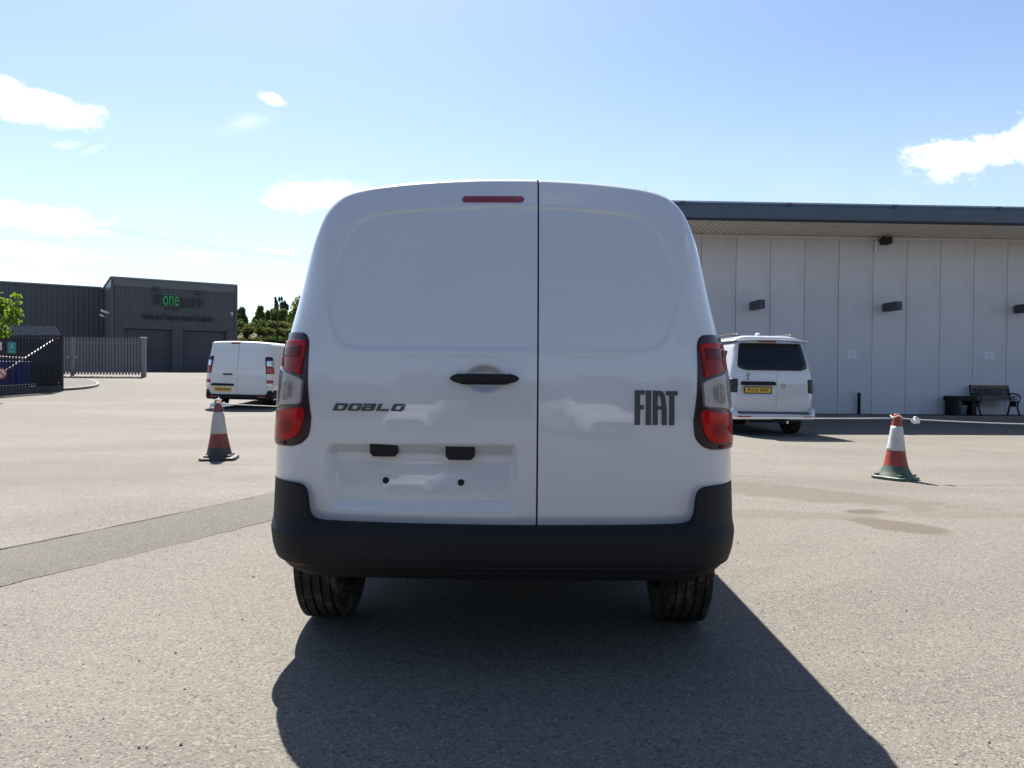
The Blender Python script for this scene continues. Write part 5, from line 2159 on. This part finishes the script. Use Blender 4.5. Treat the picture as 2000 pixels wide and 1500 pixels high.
    for u in np.linspace(-1, 1, 60):
        f = abs(u)
        x = 0.905 * u
        top = 0.475 + (0.115 * float(sstep(.80, .86, f)))
        yb = -0.02 + 0.05 * f ** 2 + (0.17 * (1 - math.sqrt(max(0, 1 - max(0, (f - .84) / .16) ** 2))))
        P.append([(x * .97, yb + dy, z) if z < .36 else (x, yb + dy, z) for dy, z in [(0.16, .335), (0.03, .34), (0.005, .375), (0.0, .43), (0.012, top - .008), (0.12, top)]])
    e0 = [(p[0], p[1] + .3, p[2]) for p in P[0]]
    e1 = [(p[0], p[1] + .3, p[2]) for p in P[-1]]
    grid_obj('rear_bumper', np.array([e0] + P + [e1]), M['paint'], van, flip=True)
    mb = MB()
    mb.box((0.02, 0.045, .487), (1.42, .10, .022))
    mb.build('bumper_step', M['badge'], van)
    for s, xa in ((-1, -.60), (1, .70)):
        mb = MB()
        mb.box((xa, -0.004 + (.012 if s > 0 else .008), .405), (.28 if s < 0 else .22, .016, .030))
        mb.build('bumper_reflector', M['red_solid'], van)
    # tow bar
    mb = MB()
    mb.box((.05, .15, .315), (1.0, .08, .07))
    mb.box((.16, .02, .30), (.07, .30, .06))
    mb.box((.10, -.02, .335), (.26, .06, .09))
    mb.lathe([(0.001, .03), (.02, .022), (.025, 0), (.02, -.022), (.015, -.05), (.001, -.05)], 14, 0, Matrix.Translation((.18, -.10, .34)))
    mb.box((.20, -.06, .30), (.10, .06, .05), 1)
    mb.build('tow_bar', [M['under'], M['chrome']], van)
    # raised roof, rails, spoiler
    P = []
    for y in np.linspace(0.34, 3.3, 16):
        k = 1.0 if y > .5 else (0.55 + 0.45 * (y - .34) / .16)
        kf = 1.0 if y < 2.9 else 1 - .5 * ((y - 2.9) / .4)
        row = []
        for t_ in np.linspace(-1, 1, 25):
            f = abs(t_)
            x = .72 * t_
            row.append((x, y, 2.022 + (.105 * k * kf) * (1 - f ** 7) - 0.02 * (f ** 7)))
        P.append(row)
    P = [[(p[0], .34, 1.995) for p in P[0]]] + P
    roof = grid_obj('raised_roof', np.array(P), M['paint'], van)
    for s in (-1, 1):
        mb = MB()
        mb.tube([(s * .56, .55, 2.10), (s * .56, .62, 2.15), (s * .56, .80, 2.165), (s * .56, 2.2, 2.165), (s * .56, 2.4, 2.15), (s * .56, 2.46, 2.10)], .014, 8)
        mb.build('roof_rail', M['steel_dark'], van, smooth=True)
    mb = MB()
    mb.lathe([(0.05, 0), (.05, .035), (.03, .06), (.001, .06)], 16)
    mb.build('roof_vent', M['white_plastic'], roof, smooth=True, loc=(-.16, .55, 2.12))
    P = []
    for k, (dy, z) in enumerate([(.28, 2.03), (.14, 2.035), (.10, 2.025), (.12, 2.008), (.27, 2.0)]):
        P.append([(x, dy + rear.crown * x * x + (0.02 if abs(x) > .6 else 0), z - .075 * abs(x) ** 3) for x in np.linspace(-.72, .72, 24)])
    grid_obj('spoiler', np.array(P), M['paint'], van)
    add_wheels(van, 0.335, 0.235, [0.98, 3.98], 0.86, 3)
    mb = MB()
    mb.box((0, 2.5, .44), (1.3, 4.6, .14))
    mb.box((0, .98, .36), (1.2, .14, .12))
    for s in (-1, 1):
        for wy in (.98, 3.98):
            mb.box((s * .58, wy, .66), (.06, .84, .5))
    mb.build('underbody', M['under'], van)
    return van


build_camper()
# ================================================================== cones and the rope between them
def cone_material(name, col, dirt, amt):
    return material(name, col, 0.5, dirt=(dirt, amt, 9.0), var=0.08, vscale=8)


M['cone_red'] = cone_material('cone_red_plastic', (0.27, 0.036, 0.024), (0.07, 0.03, 0.022), 0.55)
M['cone_dull_red'] = cone_material('cone_dull_red_plastic', (0.19, 0.035, 0.026), (0.06, 0.03, 0.025), 0.6)
M['cone_grimy_white'] = cone_material('cone_sleeve_grimy', (0.40, 0.385, 0.36), (0.12, 0.11, 0.10), 0.65)
M['cone_maroon'] = cone_material('cone_shaded_maroon', (0.13, 0.045, 0.040), (0.05, 0.03, 0.025), 0.5)  # tip colour darkened to carry the shade on it
M['cone_white'] = cone_material('cone_sleeve_white', (0.50, 0.50, 0.485), (0.22, 0.20, 0.18), 0.45)
M['cone_black'] = cone_material('cone_black_rubber', (0.028, 0.026, 0.026), (0.09, 0.08, 0.07), 0.45)
M['cone_green'] = cone_material('cone_algae_rubber', (0.055, 0.085, 0.062), (0.035, 0.042, 0.036), 0.7)


def cone(loc, rz, label, mats, flare, base_half, tilt=0.0):
    c = empty('traffic_cone', loc, rz)
    c.rotation_euler[1] = tilt
    tag(c, label, 'traffic cone', 'traffic cones holding the rope')
    rad = lambda z: float(np.interp(z, [.0, .045, .09, .15, .20, .33, .62, .745], flare))
    def part(name, z0, z1, mat, extra=0.0, cap=False, n=10):
        pr = [(rad(z) + extra, z) for z in np.linspace(z0, z1, n)]
        if extra:
            pr = [(rad(z0) - .002, z0)] + pr + [(rad(z1) - .002, z1)]
        if cap:
            pr += [(rad(z1) * .8, z1 + .006), (rad(z1) * .7, z1 - .03)]
        mb = MB()
        mb.lathe(pr, 32)
        return mb.build(name, mat, c, smooth=True)
    part('foot', .03, .155, mats[3])
    part('lower_band', .155, .335, mats[2])
    part('reflective_sleeve', .33, .61, mats[1], .003)
    part('tip', .61, .745, mats[0], 0, True)
    mb = MB()
    sq = corner_round([(-base_half, -base_half), (base_half, -base_half), (base_half, base_half), (-base_half, base_half)], .09, 5)
    n = len(sq)
    vs = [(x, y, 0) for x, y in sq] + [(x, y, .028) for x, y in sq] + [(x * .95, y * .95, .036) for x, y in sq]
    fs = [tuple(range(n))] + [(i, (i + 1) % n, n + (i + 1) % n, n + i) for i in range(n)] + [(n + i, n + (i + 1) % n, 2 * n + (i + 1) % n, 2 * n + i) for i in range(n)] + [tuple(range(2 * n, 3 * n))]
    mb.add(vs, fs)
    b = mb.build('base', mats[3], c)
    for k in range(4):
        a = R(90 * k + 45)
        mb = MB()
        mb.box((math.cos(a) * .19, math.sin(a) * .19, .052), (.07, .05, .022), 0, None, .006)
        mb.build('base_lug', mats[3], b)
    return c


LC = Vector((-3.665, 9.3, 0.0))
RC = Vector((4.30, 8.30, 0.0))
XC = Vector((8.6, 8.9, 0.0))
for v in (LC, RC, XC):
    v.z = gzf(v.x, v.y) + .002
fl_l = [.20, .165, .150, .137, .127, .100, .062, .046]
fl_r = [.22, .190, .160, .133, .121, .098, .058, .038]
cone(LC, R(12), 'traffic cone with shade-darkened maroon tip and grimy white sleeve, left of the near van', [M['cone_maroon'], M['cone_grimy_white'], M['cone_dull_red'], M['cone_black']], fl_l, .225, R(-1.2)).scale = (.97, .97, .97)
cone(RC, R(33), 'red traffic cone with clean white sleeve and green base, standing on the right', [M['cone_red'], M['cone_white'], M['cone_red'], M['cone_green']], fl_r, .205, R(1.5)).scale = (.96, .96, .97)
cone(XC, R(20), 'third traffic cone holding the rope end, out beyond the right side', [M['cone_red'], M['cone_white'], M['cone_red'], M['cone_black']], fl_r, .235)

M['rope'] = material('pale_rope', (0.62, 0.61, 0.58), 0.8)
M['tape_white'] = material('white_tape', (0.78, 0.79, 0.80), 0.45)
M['tape_blue'] = material('pale_blue_tape', (0.42, 0.62, 0.74), 0.45)


def build_rope():
    r = empty('barrier_rope', (0, 0, 0))
    tag(r, 'thin pale rope strung between the traffic cones, with tape ends and a knot', 'rope')
    def run(a, b, sag, n=40):
        return [tuple(a + (b - a) * t + Vector((0, 0, -sag * 4 * t * (1 - t)))) for t in np.linspace(0, 1, n)]
    a = LC + Vector((.03, -.03, .695))
    b = RC + Vector((-.04, -.03, .68))
    c = XC + Vector((-.05, -.03, .66))
    mb = MB()
    mb.tube(run(a, b, .055), .0065, 6)
    mb.tube(run(b + Vector((.08, -.02, 0)), c, .05), .0065, 6)
    for o in (LC, RC, XC):
        mb.tube([tuple(o + Vector((.055 * math.cos(t), .055 * math.sin(t), .70 + .01 * math.sin(3 * t)))) for t in np.linspace(0, 2 * math.pi, 20)], .0065, 6)
    mb.build('cord', M['rope'], r, smooth=True)
    # knot of white tape
    kp = None
    pts = run(b + Vector((.08, -.02, 0)), c, .05, 200)
    kp = Vector(min(pts, key=lambda p: abs((p[0] / p[1]) - (1790 - 1000) / FPX)))
    bm = bmesh.new()
    bmesh.ops.create_icosphere(bm, subdivisions=3, radius=1.0)
    for v in bm.verts:
        f = 1 + .22 * math.sin(5 * v.co.x + 3 * v.co.z) + .16 * math.sin(9 * v.co.y + 4 * v.co.x)
        v.co = Vector((v.co.x * .040 * f, v.co.y * .036 * f, v.co.z * .036 * f))
    me = bpy.data.meshes.new('tape_knot')
    bm.to_mesh(me)
    bm.free()
    me.materials.append(M['tape_white'])
    link('tape_knot', me, r, kp + Vector((0, 0, -.01)))
    # loose tape at the left cone
    def flap(name, P, mat):
        P = np.array(P)
        top = P + np.array([0, -.002, 0])
        grid_obj(name, P, mat, r)
    o = LC
    flap('tape_end', [[tuple(o + Vector((-.035 - .012 * i - .004 * j, -.05 + .012 * math.sin(i * 1.4 + j), .715 - .018 * j - .004 * i))) for i in range(6)] for j in range(4)], M['tape_blue'])
    flap('tape_end', [[tuple(o + Vector((.045 + .030 * i, -.045 + .01 * math.sin(i + j), .712 - .004 * i - (.020 * j) * max(0.05, 1 - i / 6.5)))) for i in range(7)] for j in range(4)], M['tape_white'])
    mb = MB()
    mb.tube([tuple(o + Vector((-.05, -.02, .735))), tuple(o + Vector((-.01, -.055, .752))), tuple(o + Vector((.04, -.03, .745)))], .010, 6)
    mb.tube([tuple(o + Vector((.0, -.03, .745))), tuple(o + Vector((.004, -.03, .785)))], .004, 5)
    mb.build('tape_knot', M['tape_white'], r, smooth=True)


build_rope()

# ================================================================== fittings along the right building
BX = Matrix.Rotation(RB_ROT, 3, 'Z')


def on_wall(name, s, n, z, label, cat, group=None):
    e = empty(name, rb(s, n, z), RB_ROT)
    tag(e, label, cat, group)
    return e


def build_wall_fittings():
    labs = ['box-shaped wall lamp nearest the camper van', 'box-shaped wall lamp in the middle of the grey wall', 'box-shaped wall lamp cut by the right edge']
    for x, lab in zip((6.94, 10.93, 14.95), labs):
        s = (x - 9.0) / math.cos(RB_ROT)
        e = on_wall('wall_lamp', s, .05, 3.10, 'dark ' + lab, 'wall lamp', 'dark lamps on the grey wall')
        mb = MB()
        mb.box((0.10, -.42, 0.05), (.17, .72, .25), 0, None, .012)
        mb.build('lamp_box', M['lamp_dark'], e)
        mb = MB()
        mb.box((0.08, -.03, .05), (.14, .06, .20))
        mb.tube([(.08, -.05, .05), (.09, -.12, .05)], .04, 8)
        mb.build('wall_bracket', M['galv'], e)
    s = (1703 - 1000) / FPX * 22.1 - 9
    e = on_wall('floodlight', s, .06, 4.92, 'black floodlight on a pale bracket under the soffit of the grey building', 'floodlight')
    mb = MB()
    mb.box((.20, -.24, .14), (.30, .24, .20), 0, Matrix.Rotation(R(-8), 4, 'X'), .03)
    mb.build('lamp_head', M['gap'], e)
    mb = MB()
    mb.tube([(0, -.02, -.12), (0, -.06, .22)], .022, 8)
    mb.tube([(0, -.06, .12), (.12, -.18, .12)], .018, 8)
    mb.build('bracket', M['white_plastic'], e)
    # two small paper notices
    for (xa, ya, xb, yb, lab) in [(1645.5, 684.5, 1662, 700, 'small white paper notice on the wall right of the camper van'), (1916.5, 687, 1935, 702, 'small white paper notice on the wall above the bench')]:
        Dd = 22.35
        p0, p1 = px(xa, yb, Dd), px(xb, ya, Dd)
        s = p0.x - 9.0
        e = on_wall('paper_notice', s, .045, p0.z + .02, lab, 'notice', 'paper notices on the grey wall')
        w, h = p1.x - p0.x, p1.z - p0.z
        mb = MB()
        mb.box((w / 2, -.004, h / 2), (w, .006, h))
        mb.build('sheet', material('notice_paper', (.66, .72, .80), .6), e)
        mb = MB()
        for k, (ww, zz) in enumerate([(.6, .82), (.75, .66), (.5, .52), (.7, .40), (.6, .26)]):
            mb.box((w / 2, -.0085, zz * h), (ww * w, .002, .035 * h))
        mb.build('print', material('notice_print', (.30, .33, .42), .6), e)
    # short black post against the wall
    p = px(1677, 806, 21.9)
    e = on_wall('black_post', p.x - 9.0, .16, 0.0, 'short black post standing against the grey wall', 'post')
    mb = MB()
    mb.tube([(0, 0, 0), (0, 0, .60), (0, 0, .64)], [.045, .045, .03], 12)
    mb.build('shaft', M['black_plastic'], e, smooth=True)
    mb = MB()
    mb.lathe([(.001, .012), (.08, .012), (.08, 0)], 16)
    mb.build('foot_plate', M['black_plastic'], e)


build_wall_fittings()

M['bench_wood'] = material('bench_wood', (0.115, 0.088, 0.066), 0.6, var=0.25, vscale=6)
M['iron'] = material('cast_iron_black', (0.014, 0.014, 0.017), 0.5)


def build_bench():
    p = px(1921, 812, 21.35)
    s0 = p.x - 9.0
    e = on_wall('garden_bench', s0, .45, 0.0, 'wooden slatted garden bench with black cast iron ends against the grey wall', 'bench')
    Wd = 1.16
    for x in (0, Wd):
        mb = MB()
        mb.tube([(x, .26, .88), (x, .20, .62), (x, .12, .42), (x, -.20, .40)], .028, 8)
        mb.tube([(x, .10, .42), (x, .18, .20), (x, .24, 0)], .026, 8)
        mb.tube([(x, -.18, .40), (x, -.16, .22), (x, -.26, 0)], .026, 8)
        mb.tube([(x, .20, .62), (x, .0, .64), (x, -.20, .60), (x, -.27, .52), (x, -.22, .42)], .024, 8)
        for k in range(3):
            a = [(x, -.08 + .10 * k + .045 * math.cos(t), .51 + .055 * math.sin(t)) for t in np.linspace(0, 2 * math.pi, 12)]
            mb.tube(a, .012, 5)
        mb.box((x, 0.03, .32), (.03, .26, .14), 0, None, .012)
        mb.build('cast_end', M['iron'], e, smooth=True)
    mb = MB()
    mb.box((Wd / 2, 0, 0), (Wd - .02, .075, .024), 0, None, .004)
    sm = mb.mesh('seat_slat', M['bench_wood'])
    for k in range(5):
        link('seat_slat', sm, e, (0, -.20 + .088 * k, .425 - .004 * k))
    for (y, z, hgt) in [(.225, .84, .075), (.165, .53, .06), (.150, .475, .05)]:
        mb = MB()
        mb.box((Wd / 2, y, z), (Wd - .02, .028, hgt), 0, None, .004)
        mb.build('back_slat', M['bench_wood'], e)
    mb = MB()
    z0, z1 = .56, .80
    for k in range(16):
        x = .07 + k * (Wd - .15) / 15
        mb.tube([(x, .172, z0), (x + .03, .19, (z0 + z1) / 2), (x, .215, z1)], .022, 5)
    for k in range(10):
        x = .14 + k * (Wd - .18) / 10
        mb.tube([(x + .045 * math.cos(t), .192 + .02 * math.sin(t), .68 + .07 * math.sin(t)) for t in np.linspace(0, 2 * math.pi, 10)], .013, 5)
    mb.build('iron_back_grille', M['iron'], e)

    p = px(1862, 812, 21.6)
    t = on_wall('side_table', p.x - 9.0, .42, 0.0, 'low black table with thick top beside the bench', 'table')
    mb = MB()
    mb.box((.27, 0, .485), (.66, .55, .15), 0, None, .02)
    mb.build('table_top', M['black_plastic'], t)
    for x in (.03, .56):
        mb = MB()
        mb.box((x, 0, .21), (.12, .46, .42))
        mb.build('leg', M['black_plastic'], t)
    k = on_wall('plastic_tub', p.x - 9.0 + .29, .46, 0.0, 'small grey blue tub standing under the low black table', 'tub')
    mb = MB()
    mb.lathe([(.001, .015), (.13, .015), (.16, .27), (.175, .28), (.175, .29), (.15, .29), (.125, .03), (.001, .03)], 20)
    mb.build('shell', material('tub_grey_blue', (.20, .24, .30), .5), k, smooth=True)


build_bench()


# ================================================================== behind the camera: stand-in vans mirrored in the paint, hedge added to block low sky
def build_behind():
    van = bpy.data.objects['small_van']
    for (x, y, rz, lab) in [(1.30, -11.0, -14, 'white small van parked behind the camera, mirrored in the right rear door'), (-2.9, -13.0, 8, 'white small van parked behind the camera further left, mirrored in the left rear door')]:
        c = copy_tree(van)
        c.location = (x, y, 0.0)
        c.rotation_euler = (0, 0, R(rz))
        c['label'] = lab
    base = 0.0
    e = empty('added_hedge', (0, -34, 0))  # unseen, added to cut the horizon light reaching the near van's doors
    tag(e, 'unseen dark hedge added far behind the camera to block low sky light', 'hedge')
    bl = [((x + random.uniform(-1, 1), random.uniform(-.8, .8), random.uniform(1.0, 6.5)), (3.2, 2.0, random.uniform(2.0, 3.4))) for x in np.arange(-70, 71, 2.0) for _ in (0, 1)]
    leaves(bl, 15000, .75, M['leaf_dark'], 'foliage', e, None, shell=.6)
    mb = MB()
    for x in np.arange(-70, 71, 5.0):
        mb.tube([(x, 0, -.1), (x + .2, .1, 3), (x, 0, 7)], [.22, .16, .05], 7)
    o = mb.build('stems', M['bark'], e)
    tag(o, kind='stuff')
    mb = MB()
    mb.box((0, .3, 2.6), (142, .6, 5.2))
    mb.build('dense_core', M['leaf_dark'], e)


build_behind()
